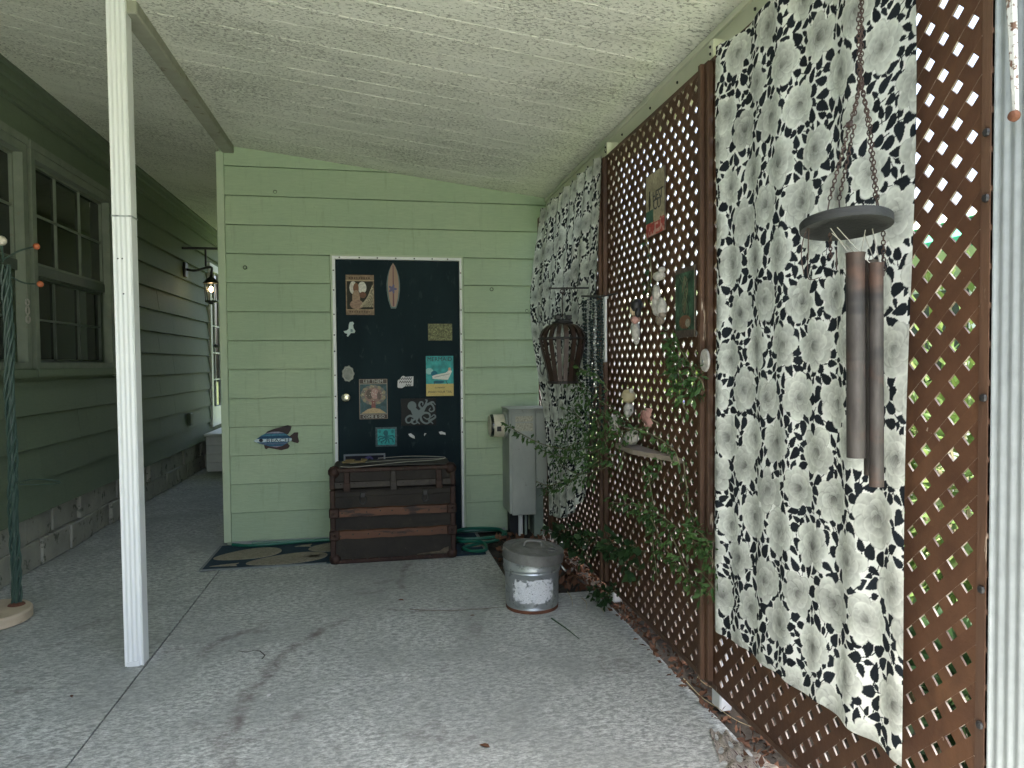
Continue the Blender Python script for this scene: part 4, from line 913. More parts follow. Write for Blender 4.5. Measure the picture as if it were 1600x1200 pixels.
# black plate with grey octopus
o, w, h = size_on(627, 622, 681, 665, YD); cv = Canvas(w, h, .0018, (10, 14, 16)); G = (112, 124, 126)
cv.ell(w*.31, h*.73, w*.125, h*.17, G, rot=-.2); cv.poly([(w*.25, h*.62), (w*.42, h*.66), (w*.5, h*.56), (w*.66, h*.68), (w*.7, h*.62), (w*.58, h*.3), (w*.36, h*.24), (w*.32, h*.4)], G)
for pts in ([(.6, .6), (.52, .74), (.55, .86), (.62, .85), (.62, .76)], [(.62, .62), (.68, .72), (.72, .84), (.74, .93), (.70, .94)], [(.64, .6), (.74, .76), (.84, .8), (.92, .7), (.94, .56), (.86, .5), (.8, .56), (.84, .64)], [(.78, .78), (.9, .86), (.98, .76)],
            [(.56, .38), (.68, .46), (.8, .42), (.82, .28), (.74, .22), (.64, .3)], [(.55, .28), (.6, .14), (.72, .06), (.84, .12), (.9, .05)], [(.8, .16), (.9, .22), (.98, .3), (.94, .38), (.86, .3)], [(.36, .32), (.24, .36), (.14, .26), (.16, .12), (.26, .12), (.3, .24)], [(.4, .26), (.3, .14), (.36, .06), (.46, .1)], [(.46, .26), (.44, .16), (.52, .06)]):
    P = spline([(a*w, b*h) for a, b in pts], 6); cv.stroke(P, list(np.linspace(.009, .0035, len(P))), G)
tin_sign('octopus_plate', 'black square plate with a pale grey octopus', on_back(o), cv, M_BLACK, .008, 'plaque')
# teal octopus tile
o, w, h = size_on(587, 667, 620, 698, YD); cv = Canvas(w, h, .002, (72, 92, 98)); cv.grain(.2, 16, 2); cv.rect(w*.09, h*.09, w*.91, h*.91, (46, 158, 158)); cv.ell(w*.48, h*.7, w*.11, h*.15, (22, 96, 106))
for pts in ([(.48, .55), (.36, .5), (.2, .54), (.14, .46)], [(.48, .5), (.34, .42), (.2, .4), (.16, .3)], [(.48, .46), (.4, .32), (.26, .26), (.3, .18)], [(.48, .46), (.5, .3), (.44, .18)], [(.48, .46), (.6, .34), (.62, .2)], [(.5, .5), (.64, .44), (.78, .38), (.82, .24)], [(.5, .55), (.66, .54), (.8, .56), (.86, .46)]):
    cv.stroke(spline([(a*w, b*h) for a, b in pts], 5), .0042, (22, 96, 106))
cv.ell(w*.2, h*.78, w*.06, h*.08, (30, 120, 124)); cv.ell(w*.8, h*.78, w*.07, h*.1, (30, 124, 128)); cv.grain(.1, 30, 6)
tin_sign('octopus_tile', 'bright teal square tile with a darker octopus', on_back(o), cv, plain('tile_edge', (0.07, 0.1, 0.12)), .01, 'plaque')
# framed purple octopus behind the trunk
o, w, h = size_on(538, 708, 602, 770, YD); fo = thing('framed_picture', (o.x+w/2, YD, o.z), 'grey framed picture of purple tentacles behind the trunk', 'picture'); pl = on_back(o)
cv = Canvas(w-.024, h-.024, .0028, (10, 12, 30)); W_, H_ = cv.w, cv.h
for pts in ([(.1, .5), (.2, .72), (.38, .82), (.52, .72), (.5, .55)], [(.45, .6), (.5, .85), (.62, .95), (.7, .9)], [(.5, .66), (.7, .72), (.84, .84), (.94, .78), (.9, .7)], [(.3, .4), (.5, .3), (.7, .4)]):
    P = spline([(a*W_, b*H_) for a, b in pts], 6); cv.stroke(P, list(np.linspace(.016, .006, len(P))), (74, 70, 118))
sheet('print', cv, flat(Plane(pl.at(.012, .012), pl.u, pl.v), .006), M_PRINT, fo)
m = MB()
for a, b in (((0, 0), (w, .012)), ((0, h-.012), (w, h)), ((0, .012), (.012, h-.012)), ((w-.012, .012), (w, h-.012))):
    p, q = pl.at(a[0], a[1], .016), pl.at(b[0], b[1], .001); m.box((p.x, p.y, p.z), (q.x, q.y, q.z))
m.build('frame', plain('pewter_frame', (0.2, 0.22, 0.25), .5), fo)
# torn white scraps
for i, (x, y, lab) in enumerate(((643, 681, 'largest torn white paper scrap, below the octopus plate'), (664, 679, 'tiny torn white paper speck between two larger scraps'), (691, 678, 'flat torn white paper scrap, farthest from the teal tile'))):
    c = ony(x, y, YD); s = (.024, .012, .026)[i]; pl = on_back(c); m = MB()
    pts = [(-s, s*.6), (-s*.2, s*.8), (s*.9, -s*.1 if i != 2 else s*.3), (s, -s*.9 if i == 0 else -s*.3), (s*.2, -s*.6 if i == 0 else -s*.1), (-s*.6, -s*.1)]
    if i == 1: pts = [(-s*.2, s), (s, s*.6), (.1*s, 0), (-.2*s, -s), (-s*.6, -.2*s)]
    m.prism(pts, lambda a, b, d: pl.at(a, b, d), .0008, .002); tag(m.build('paper_scrap', M_PAPER, None, base=c), lab, 'scrap', 'torn scraps on the door')

# fish sign on the siding
c = ony(432, 688, YW-.018); fs = thing('fish_sign', (c.x, c.y, c.z-.08), 'blue striped wooden fish with dark fins reading BEACH on green siding', 'sign'); pl = on_back(c)
def FP(pts): return [((x-760)/1600*90/1109*5.45, -(y-640)/1600*90/1109*5.45) for x, y in pts]
M_FIN = weathered('fin_dark', (0.012, 0.012, 0.014), (0.05, 0.018, 0.015), 20, bump=.1)
shape_prism('dorsal_fin', pl, FP([(430, 520), (540, 400), (700, 340), (900, 290), (1050, 250), (1140, 280), (1120, 380), (1060, 480), (900, 520)]), .001, .009, M_FIN, fs)
shape_prism('belly_fin', pl, FP([(450, 740), (470, 840), (510, 866), (560, 830), (700, 860), (880, 900), (1050, 860), (1090, 800), (1040, 720), (800, 740)]), .001, .009, M_FIN, fs)
shape_prism('tail', pl, FP([(1020, 560), (1110, 530), (1210, 445), (1312, 445), (1300, 560), (1330, 680), (1300, 728), (1200, 700), (1110, 660), (1020, 640)]), .001, .009, M_FIN, fs)
body = FP([(190, 640), (300, 570), (400, 500), (520, 440), (680, 410), (820, 410), (960, 450), (1060, 520), (1150, 590), (1150, 650), (1020, 720), (900, 790), (760, 820), (600, 790), (440, 740), (320, 700)])
x0 = min(p[0] for p in body); z0 = min(p[1] for p in body); bw = max(p[0] for p in body)-x0; bh = max(p[1] for p in body)-z0
shape_prism('body', pl, body, .002, .013, plain('fish_edge', (0.05, 0.1, 0.13)), fs)
cv = Canvas(bw, bh, .0012, (40, 92, 122)); v = cv.y/bh
for a, b, col in ((.9, 1, (150, 146, 160)), (.76, .84, (70, 130, 150)), (.62, .7, (22, 60, 92)), (.2, .3, (84, 104, 132)), (.1, .17, (50, 100, 130)), (0, .08, (140, 132, 150))): cv.put((v >= a) & (v <= b), col)
cv.put((v > .36) & (v < .56), (196, 214, 220)); cv.ell(bw*.2, bh*.47, .014, .012, (12, 22, 40)); cv.grain(.1, 30, 2)
bp = [(a-x0, b-z0) for a, b in body]
sheet('painted_face', cv, flat(Plane(pl.at(x0, z0), pl.u, pl.v), .0142), M_PRINT, fs, keep=lambda q: inpoly(q.x, q.y, bp))
text('BEACH', .034, pl, .012, .0, .0152, plain('fish_navy', (0.01, 0.03, 0.07), .5), fs, sx=1.5)
# ================================================================== FLOOR OBJECTS BY THE DOOR
# shell mat
mt = thing('shell_mat', (-.2, 5.0, 0), 'navy runner mat with tan shells under the old trunk', 'mat')
MX0, MX1, MY0, MY1 = -1.135, 0.69, 4.725, 5.33
m = MB(); m.box((MX0, MY0, .001), (MX1, MY1, .008)); m.build('base', M_MATBLUE, mt)
m = MB(); m.box((MX0-.004, MY0-.004, .0012), (MX0+.012, MY1, .0095)); m.box((MX0+.0125, MY0-.004, .0012), (-.36, MY0+.008, .0095)); m.build('binding', plain('mat_binding', (0.2, 0.22, 0.22), .9), mt)
def shell(cx, cy, L, W, rot, open_=True):
    pts = []
    for t in np.linspace(0, 2*math.pi, 40)[:-1]:
        a, b = math.cos(t)*L/2, math.sin(t)*W/2; b *= 1+.25*math.cos(t)
        pts.append((cx+a*math.cos(rot)-b*math.sin(rot), cy+a*math.sin(rot)+b*math.cos(rot)))
    pts = clip(clip(pts, 1, 0, -(MX0+.015)), 0, 1, -(MY0+.01)); pts = clip(pts, 0, -1, MY1-.01)
    if len(pts) < 3: return
    m = MB(); m.prism(pts, lambda a, b, d: (a, b, d), .0082, .011); s_ = m.build('shell', M_MATTAN, mt)
    m = MB()
    for q in (.72, .45):
        m.torus((cx, cy, .0112), 1, .004, (math.cos(rot), math.sin(rot), 0), (-math.sin(rot), math.cos(rot), 0), 24, 4, ex=L/2*q, ey=W/2*q)
    return s_
for a in ((-.9, 5.05, .44, .26, .35), (-.62, 4.87, .52, .25, .25), (-.36, 5.12, .3, .24, .2), (.66, 5.0, .2, .18, 1.2)): shell(*a)
for a, b, s in ((-1.0, 4.80, .09), (-.47, 4.9, .07), (-.55, 5.2, .06)):
    m = MB(); m.prism([(a-s, b-.01), (a-.01, b+.02), (a+s*.9, b+.035), (a+s*.7, b), (a+s*.9, b-.03), (a, b-.02)], lambda x, y, d: (x, y, d), .0082, .011); m.build('starfish_print', M_MATTAN, mt)
# garden hose: loops along the wall and a coil by the trunk
hs = thing('garden_hose', (.75, 5.1, 0), 'green garden hose looped on the mat beside the trunk', 'hose')
path = [(-1.05, 5.30, .02), (-.9, 5.24, .02), (-.6, 5.28, .02), (-.36, 5.29, .02), (0, 5.30, .02), (.4, 5.31, .02), (.6, 5.3, .03), (.85, 5.26, .035), (.9, 5.14, .03), (.75, 5.08, .025), (.56, 5.1, .025), (.5, 5.2, .03), (.62, 5.29, .05), (.86, 5.2, .055), (.84, 5.02, .03), (.66, 4.94, .02), (.55, 4.86, .02), (.6, 4.76, .02), (.7, 4.78, .02), (.68, 4.9, .045), (.54, 4.95, .04), (.51, 5.05, .03)]
m = MB(); m.tube(spline(path, 7), .011, 8); m.build('hose', M_HOSE, hs, True)
m = MB(); m.tube(spline([(-.92, 5.31, .02), (-.5, 5.31, .022), (-.37, 5.3, .022)], 6), .009, 8); m.build('hose', plain('pale_hose', (0.14, 0.26, 0.2), .4), hs, True)

# ------------------------------------------------------------------ steamer trunk
TX0, TX1, TY0, TY1, TH = -0.330, 0.484, 4.690, 5.14, 0.628
tk = thing('steamer_trunk', ((TX0+TX1)/2, (TY0+TY1)/2, 0), 'battered dark steamer trunk with reddish wooden slats against the door', 'trunk')
m = MB(); m.bbox((TX0+.012, TY0+.012, .012), (TX1-.012, TY1-.012, .482), .006); body_ = m.build('body', M_CANVAS, tk)
m = MB(); m.bbox((TX0+.012, TY0+.012, .487), (TX1-.012, TY1-.012, TH-.012), .012); lid_ = m.build('lid', M_CANVAS, tk)
def strip(z, h, x0=TX0+.03, x1=TX1-.03, y=TY0+.0115, t=.018, mat=M_TWOOD, nm='slat', par=None, wob=0):
    m = MB(); n = 10
    for i in range(n):
        a, b = x0+(x1-x0)*i/n, x0+(x1-x0)*(i+1)/n
        j0, j1 = (wob*math.sin(i*2.3+z*30), wob*math.sin((i+1)*2.3+z*30))
        m.add([(a, y-t, z-h/2+j0), (b, y-t, z-h/2+j1), (b, y-t, z+h/2+j1), (a, y-t, z+h/2+j0), (a, y, z-h/2+j0-.004), (b, y, z-h/2+j1-.004), (b, y, z+h/2+j1+.004), (a, y, z+h/2+j0+.004)],
              [(0, 1, 2, 3), (0, 4, 5, 1), (3, 2, 6, 7)]+([(0, 3, 7, 4)] if i == 0 else [])+([(1, 5, 6, 2)] if i == n-1 else []))
    return m.build(nm, mat, par or tk)
strip(.335, .05, wob=.003); strip(.19, .05, wob=.003)
strip(.515, .036, t=.008, mat=M_TGREY, nm='band', par=lid_); strip(.455, .03, t=.006, mat=M_CANVAS, nm='band')
for z in (.335, .19):                                   # slats on the side facing the camera's left, clamps at the ends
    m = MB(); m.bbox((TX0-.006, TY0+.03, z-.025), (TX0+.0115, TY1-.03, z+.025), .004); m.build('slat', M_TWOOD, tk)
    m = MB(); m.bbox((TX1-.0115, TY0+.03, z-.025), (TX1+.006, TY1-.03, z+.025), .004); m.build('slat', M_TWOOD, tk)
    for x in (TX0+.01, TX1-.045):
        m = MB(); m.bbox((x-.015, TY0-.018, z-.032), (x+.05, TY0+.01, z+.032), .008); m.ball((x+.017, TY0-.018, z), .011, 6); m.build('clamp', M_TMETAL, tk)
for x0, x1 in ((TX0, TX0+.035), (TX1-.035, TX1)):      # iron edge binding
    m = MB(); m.bbox((x0, TY0, .002), (x1, TY0+.035, .483), .006); m.build('edge_binding', M_TMETAL, tk)
    m = MB(); m.bbox((x0, TY0, .486), (x1, TY0+.035, TH-.02), .006); m.build('edge_binding', M_TMETAL, tk)
m = MB(); m.bbox((TX0+.036, TY0+.002, .002), (TX1-.036, TY0+.03, .03), .004); m.build('edge_binding', M_TMETAL, tk)
m = MB(); m.bbox((TX0+.036, TY0+.002, TH-.032), (TX1-.036, TY0+.03, TH-.006), .005); m.build('edge_binding', M_TMETAL, tk)
for x in (TX0+.03, TX1-.03):
    for z in (.03, TH-.03): m = MB(); m.ball((x, TY0+.03, z), .042, 10); m.build('corner_cap', M_TMETAL, tk, True)
for x in (TX0+.11, (TX0+TX1)/2, TX1-.11):
    m = MB(); m.bbox((x-.018, TY0-.012, .488), (x+.018, TY0+.011, .60), .004); m.bbox((x-.022, TY0-.018, .475), (x+.022, TY0-.0125, .53), .004); m.build('hasp', M_TGREY if x == (TX0+TX1)/2 else M_TMETAL, tk)
for x in (TX0+.21, TX1-.20):
    m = MB(); m.torus((x, TY0+.004, .415), .02, .005, (1, 0, 0), (0, 0, 1), 12, 5, ey=1.4); m.bbox((x-.016, TY0-.006, .43), (x+.016, TY0+.011, .465), .003); m.build('latch', M_BLACK, tk)
m = MB()
for z in (.335, .19, .03, TH-.02, .515):
    for x in np.arange(TX0+.07, TX1-.05, .082): m.ball((x+random.uniform(-.01, .01), TY0-(.008 if z in (.335, .19) else -.001), z+random.uniform(-.006, .006)), .0055, 6)
q = m.build('nail_heads', M_TGREY, tk); q['kind'] = 'stuff'
m = MB(); m.prism([(TX1-.26, .036), (TX1-.05, .036), (TX1-.05, .075), (TX1-.08, .068), (TX1-.11, .05), (TX1-.17, .047), (TX1-.24, .041)], lambda a, b, d: (a, d, b), TY0+.004, TY0+.0118); m.build('torn_patch', plain('torn_backing', (0.10, 0.08, 0.055), .9, var=.6), tk)
# bundle on the trunk lid
bl = thing('bent_board', (0.1, 4.85, TH), 'warped grey board lying flat on the trunk lid', 'board')
m = MB(); n = 12
for i in range(n):
    a, b = TX0+.06+(.72)*i/n, TX0+.06+.72*(i+1)/n; za, zb = TH-.008+.006*math.sin(3.1*i/n)+.002, TH-.008+.006*math.sin(3.1*(i+1)/n)+.002
    m.add([(a, 4.73, za), (b, 4.73, zb), (b, 4.9, zb+.016), (a, 4.9, za+.016), (a, 4.73, za+.006), (b, 4.73, zb+.006), (b, 4.9, zb+.02), (a, 4.9, za+.02)], [(0, 3, 2, 1), (4, 5, 6, 7), (0, 1, 5, 4), (2, 3, 7, 6)]+([(0, 4, 7, 3)] if i == 0 else [])+([(1, 2, 6, 5)] if i == n-1 else []))
m.build('board', M_CARD, bl)
wr = thing('wire_bundle', (0.1, 4.8, TH), 'loose pale wire looped over the board on the trunk', 'wire')
m = MB(); m.tube(spline([(-.26, 4.715, TH+.006), (-.18, 4.712, TH+.0), (0, 4.712, TH+.012), (.16, 4.72, TH+.022), (.36, 4.74, TH+.026), (.42, 4.8, TH+.034), (.2, 4.86, TH+.04), (-.02, 4.84, TH+.036)], 7), .002, 6); m.tube(spline([(-.2, 4.74, TH+.02), (.1, 4.75, TH+.032), (.4, 4.78, TH+.03)], 7), .0016, 6); m.build('wire', M_STRING, wr, True)
pk = thing('old_lock', (-.17, 4.76, TH+.02), 'small rusty strap buckle lying on the board on the trunk', 'buckle')
m = MB(); m.bbox((-.25, 4.735, TH+.022), (-.1, 4.78, TH+.034), .004); m.bbox((-.13, 4.73, TH+.0345), (-.09, 4.785, TH+.046), .004); m.torus((-.2, 4.758, TH+.038), .03, .005, (1, 0, 0), (0, 1, 0), 14, 5); m.build('buckle', weathered('old_brass', (0.1, 0.075, 0.03), (0.2, 0.15, 0.06), 30), pk)

# ------------------------------------------------------------------ electric meter box
BX0, BX1, BXM, BY0, BY1 = .912, 1.228, 1.108, 5.03, 5.325
mb = thing('meter_box', (1.05, BY1, .18), 'grey electric meter box mounted on the shed wall', 'meter box')
m = MB(); m.bbox((BX0, BY0+.006, .20), (BXM, BY1, .955), .004); m.bbox((BXM+.001, BY0+.006, .39), (BX1, BY1, .953), .004); m.build('cabinet', M_BOXGREY, mb)
m = MB(); m.bbox((BX0+.018, BY0-.004, .19), (BXM-.004, BY0+.0055, .935), .003); m.build('cover_panel', M_BOXGREY, mb)
m = MB(); m.bbox((BXM+.002, BY0-.003, .385), (BX1-.004, BY0+.0055, .935), .003); m.build('cover_panel', M_BOXGREY, mb)
m = MB(); m.bbox((BX0-.01, BY0-.012, .9555), (BX1+.008, BY1-.002, .966), .003); m.build('rain_cap', M_BOXGREY, mb)
for z, h in ((.87, .04), (.80, .06)):
    m = MB(); m.box((BX0+.045, BY0-.0055, z), (BXM-.02, BY0-.0042, z+h)); m.build('label_plate', M_LABEL, mb)
m = MB(); m.lathe([(.098, .0), (.1, -.012), (.088, -.02)], (BX0-.001, 5.16, .835), 28, 'x'); m.build('meter_ring', M_BOXGREY, mb, True)
m = MB(); m.lathe([(.084, -.018), (.083, -.09), (.08, -.118), (.07, -.126), (.03, -.128)], (BX0, 5.16, .835), 28, 'x'); mtr = m.build('meter', M_IVORY, mb, True)
m = MB(); m.lathe([(.0845, -.10), (.0842, -.112), (.079, -.121)], (BX0, 5.16, .835), 28, 'x'); m.build('glass_rim', M_GLASS, mtr, True)
m = MB(); m.box((BX0-.08, 5.16-.088, .80), (BX0-.05, 5.16-.076, .835)); m.build('dial_mark', M_BLACK, mtr)
m = MB(); m.tube([(BX0+.10, 5.14, .012), (BX0+.10, 5.14, .20)], .017, 12); m.build('conduit', M_WHITE, mb, True)
m = MB(); m.bbox((BXM+.006, 5.14, .0), (BXM+.078, 5.3, .389), .005); m.build('duct', M_DUCT, mb)
m = MB(); m.box((BX0+.03, 5.2, .005), (BX0+.17, 5.3, .195)); m.build('cable_chase', plain('chase_dark', (0.015, 0.018, 0.02), .7), mb)
m = MB(); m.tube([(BX0+.145, 5.17, .012), (BX0+.145, 5.17, .20)], .01, 8); m.build('conduit', M_DUCT, mb, True)

# ------------------------------------------------------------------ galvanised can
CX, CY = .782, 3.675
can = thing('galvanised_can', (CX, CY, 0), 'galvanised metal can with a torn white label and tilted lid', 'can')
pf = [(.126, .004), (.137, .0), (.138, .022), (.1365, .026), (.1405, .03), (.139, .036), (.140, .07), (.1455, .195), (.149, .199), (.1515, .205), (.149, .212), (.152, .218), (.1535, .224), (.150, .232), (.153, .275), (.156, .279), (.154, .284), (.146, .284), (.14, .03), (.02, .028)]
m = MB(); m.lathe(pf, (CX, CY, 0), 48); m.build('body', M_GALV, can, True)
m = MB(); m.lathe([(.139, .0005), (.1392, .014), (.1388, .017)], (CX, CY, 0), 48); m.build('rust_ring', M_RUST, can, True)
tl = Matrix.Rotation(math.radians(5), 3, 'Y') @ Matrix.Rotation(math.radians(3), 3, 'X')
m = MB(); m.lathe([(.158, -.002), (.163, .0), (.1625, .05), (.159, .054), (.15, .05), (.12, .055), (.115, .051), (.06, .06), (.055, .057), (.01, .06)], (CX+.004, CY-.004, .262), 48, tilt=tl); ld = m.build('lid', M_LID, can, True)
hp = [Vector((CX, CY, .262))+tl @ Vector(p) for p in ((-.05, -.0, .06), (-.035, -.0, .085), (.035, 0, .085), (.05, 0, .06))]
m = MB(); m.tube(spline(hp, 5), .006, 6); m.build('lid_handle', M_LID, ld, True)
q = Vector((CX, CY, .262))+tl @ Vector((.095, -.03, .055)); m = MB(); m.torus(q, .034, .004, tuple(tl @ Vector((1, 0, 0))), tuple(tl @ Vector((0, 1, 0))), 20, 5); m.build('embossed_ring', M_LID, ld, True)
m = MB()
for s in (1,):
    a = math.radians(-12); d = Vector((math.cos(a), math.sin(a), 0)); c = Vector((CX, CY, .20))+d*.152
    m.tube(spline([c+Vector((0, -.03, .02)), c+d*.02+Vector((0, -.03, -.005)), c+d*.024+Vector((0, .03, -.005)), c+Vector((0, .03, .02))], 5), .004, 6)
m.build('side_handle', M_GALV, can, True)
# torn label: curved patch with ragged outline, slightly off the metal
R = .1445; cv = Canvas(.235, .125, .0014, (222, 224, 226)); n1 = vnoise(cv.x.shape, 22, 31); n2 = vnoise(cv.x.shape, 60, 32); cv.c *= (0.94+.1*n2)[..., None]
u = (cv.x/cv.w-.5)*2; v = (cv.y/cv.h-.5)*2
keepm = (np.abs(u)**3.2+np.abs(v)**3.2+1.5*(n1-.5)+.9*(n2-.5)+.55*np.exp(-((u+.3)/.22)**2)*(v > .35) < .98) & ~((n2 > .8) & (n1 > .42))
def wrap(x, y):
    a = -math.pi/2-.28+(x-.1)/R*1.0; z = .055+y*1.0; r = .1388+(z-.036)*.0415+.0022
    return CX+r*np.cos(a), CY+r*np.sin(a), z
sheet('torn_label', cv, wrap, M_PRINT, can, keep=lambda q: keepm)

# ================================================================== HANGING ON THE LATTICE
# stave basket lantern on a bracket
HX, HY = 1.0, 3.83
hl = thing('stave_lantern', (HX, HY, 1.18), 'dark wooden stave lantern hanging in front of the far curtain', 'lantern')
prof = [(.078, 0), (.084, .04), (.1, .11), (.118, .18), (.13, .235), (.128, .268), (.112, .3), (.085, .322), (.05, .335)]
for k in range(18):
    a = 2*math.pi*k/18+.1; wv = .34; m = MB(); vs = []
    for r0, h0 in prof:
        for rr, aa in ((r0, a-.5*wv*1.0), (r0, a+.5*wv), (r0-.006, a+.5*wv), (r0-.006, a-.5*wv)):
            aw = a+(aa-a)*min(1.0, .072/max(r0, .05)); vs.append((HX+rr*math.cos(aw), HY+rr*math.sin(aw), 1.18+h0))
    fs_ = []
    for i in range(len(prof)-1):
        for j in range(4): fs_.append((i*4+j, i*4+(j+1) % 4, i*4+4+(j+1) % 4, i*4+4+j))
    fs_ += [(3, 2, 1, 0), tuple(len(vs)-4+j for j in range(4))]; m.add(vs, fs_); m.build('stave', M_STAVE, hl, True)
for r0, h0 in ((.081, .008), (.131, .25), (.055, .337)):
    m = MB(); m.torus((HX, HY, 1.18+h0), r0, .006, n=28, k=6); m.build('hoop', M_BLACK, hl, True)
m = MB(); m.lathe([(.08, .004), (.085, .0), (.085, .012), (.02, .013)], (HX, HY, 1.18), 20); m.build('base', M_STAVE, hl)
m = MB(); m.bbox((HX-.035, HY-.03, 1.52), (HX+.04, HY+.03, 1.535), .003); m.bbox((HX-.045, HY-.02, 1.5355), (HX-.015, HY+.02, 1.56), .003); m.bbox((HX+.02, HY-.02, 1.5355), (HX+.05, HY+.02, 1.56), .003); m.build('cap', M_BLACK, hl)
m = MB(); m.tube([(HX, HY, 1.536), (HX, HY, 1.685)], .0025, 5); m.torus((HX, HY, 1.69), .012, .0025, (1, 0, 0), (0, 0, 1), 10, 4); m.build('hanger', M_CHAIN, hl)
m = MB(); m.tube(spline([(HX-.13, HY-.02, 1.33), (HX-.135, HY-.03, 1.26), (HX-.12, HY-.03, 1.23), (HX-.11, HY-.02, 1.27)], 5), .003, 5); m.build('handle_loop', M_BLACK, hl)
br = thing('bracket_arm', (XL-.02, HY, 1.7), 'thin black bracket arm holding the stave lantern', 'bracket')
m = MB(); m.tube([(XL-.004, HY, 1.712), (HX-.07, HY, 1.706)], .005, 6); m.tube([(XL-.01, HY, 1.6), (XL-.01, HY, 1.75)], .006, 6); m.ball((HX-.07, HY, 1.706), .009, 6); m.build('arm', M_BLACK, br)
# bead strands
bs = thing('bead_strands', (1.12, 3.7, 1.2), 'dark and silver bead strands hanging beside the stave lantern', 'beads')
for k in range(9):
    px = 912+3.6*k; top = onx(px, 464+random.uniform(-6, 4), 1.125); ln = random.uniform(.42, .72); m = MB(); z = top.z; i = 0
    pale = k in (2, 5)
    while z > top.z-ln:
        rr = .0095 if pale else random.choice((.006, .008, .0105)); z -= rr*1.9
        m.ball((top.x+.003*math.sin(z*22+k), top.y+.004*math.sin(z*17+k*2), z), rr, 6); i += 1
    m.build('strand', M_BEADP if pale else M_BEAD, bs, True)
a = onx(909, 464, 1.125); b = onx(944, 464, 1.125); m = MB(); m.tube([a+Vector((0, 0, .004)), b+Vector((0, 0, .004))], .006, 6); m.tube([b+Vector((0, 0, .004)), b+Vector((XL-1.127, 0, .02))], .004, 5); m.build('rod', M_BLACK, bs)
# white slat
a, b = onx(943, 463, XL-.03), onx(944, 566, XL-.03); ws = thing('white_slat', (XL-.03, a.y, b.z), 'narrow upright white slat beside the bead strands', 'slat')
m = MB(); m.bbox((XL-.03, a.y-.022, b.z), (XL-.018, a.y+.022, a.z), .003); m.build('slat', M_WHITE, ws)
m = MB(); m.box((XL-.0305, a.y-.01, a.z-.012), (XL-.006, a.y+.01, a.z+.004)); m.build('clip', M_GALV, ws)
# tan drinks sign with red roses
def lat_rect(x0, yt, x1, yb, X=XL-.004):
    a, b = onx(x0, yb, X), onx(x1, yt, X); return a, abs(a.y-b.y)
a, w = lat_rect(1012, 0, 1040, 360); zt = onx(1026, 268, XL-.004).z; zb_ = onx(1026, 366, XL-.004).z; a.z = zb_; h = zt-zb_
cv = Canvas(w, h, .0025, (158, 148, 124)); cv.grain(.1, 10, 2); cv.rect(0, 0, w, h*.2, (150, 60, 58)); n = vnoise(cv.x.shape, 16, 9); cv.put((cv.y < h*(.14+.14*n)), (166, 66, 60)); cv.put((cv.y < h*.22) & (n > .62), (196, 150, 140)); cv.rect(0, h*.22, w*.42, h*.42, (58, 96, 82)); cv.ell(w*.2, h*.55, w*.06, h*.14, (40, 30, 24)); cv.rect(w*.17, h*.6, w*.23, h*.74, (40, 30, 24)); cv.grain(.12, 30, 4)
pln = Plane(a, (0, -1, 0), (0, 0, 1))
tin_sign('tin_sign', 'tan tin sign with a dark bottle and red roses on the lattice', pln, cv, M_EDGE, words=[('HEST', w*.30, w*.66, h*.60, MI_DARK, .8), ('CU', w*.34, w*.62, h*.47, MI_DARK, .9)])
for (yy, L) in ((.86, .7), (.84, .6), (.745, .4)):
    pass
# tall mermaid picture
a, w = lat_rect(1058, 0, 1088, 500); zt = onx(1073, 418, XL-.004).z; zb_ = onx(1073, 527, XL-.004).z; a.z = zb_; h = zt-zb_
cv = Canvas(w, h, .0025, (50, 74, 58)); n = vnoise(cv.x.shape, 9, 3); cv.c *= (.6+.9*n)[..., None]
cv.ell(w*.5, h*.7, w*.16, h*.18, (118, 104, 84)); cv.ell(w*.46, h*.5, w*.12, h*.16, (98, 92, 72))
for k in range(14): P = spline([(w*random.uniform(.2, .8), h*.12), (w*random.uniform(.25, .75), h*.4), (w*random.uniform(.3, .7), h*.65), (w*random.uniform(.2, .85), h*.9)], 6); cv.stroke(P, .0022, random.choice(((28, 34, 26), (92, 110, 84), (62, 88, 70))))
cv.ell(w*.5, h*.22, w*.3, h*.1, (112, 80, 60)); cv.ell(w*.64, h*.2, w*.12, h*.06, (140, 136, 122)); cv.rect(0, h*.93, w, h, (86, 74, 68)); cv.rect(0, 0, w, h*.11, (86, 74, 68)); cv.rect(w*.96, 0, w, h, (150, 136, 120)); cv.grain(.15, 40, 7)
tin_sign('tin_sign', 'tall narrow dark green mermaid picture sign on the lattice', Plane(a, (0, -1, 0), (0, 0, 1)), cv, M_EDGE)
# oval white button on the batten
c = onx(1104, 563, XL-.046); bt = thing('oval_button', (c.x, c.y, c.z), 'round white plastic disc screwed to the brown batten', 'disc')
m = MB(); m.lathe([(.03, .0), (.034, -.004), (.032, -.01), (.01, -.012)], (c.x, c.y, c.z), 20, 'x', sy=1.25); m.build('disc', M_CERAM, bt, True); m = MB(); m.ball((c.x-.012, c.y+.004, c.z-.003), .006, 6); m.build('screw', M_GALV, bt)
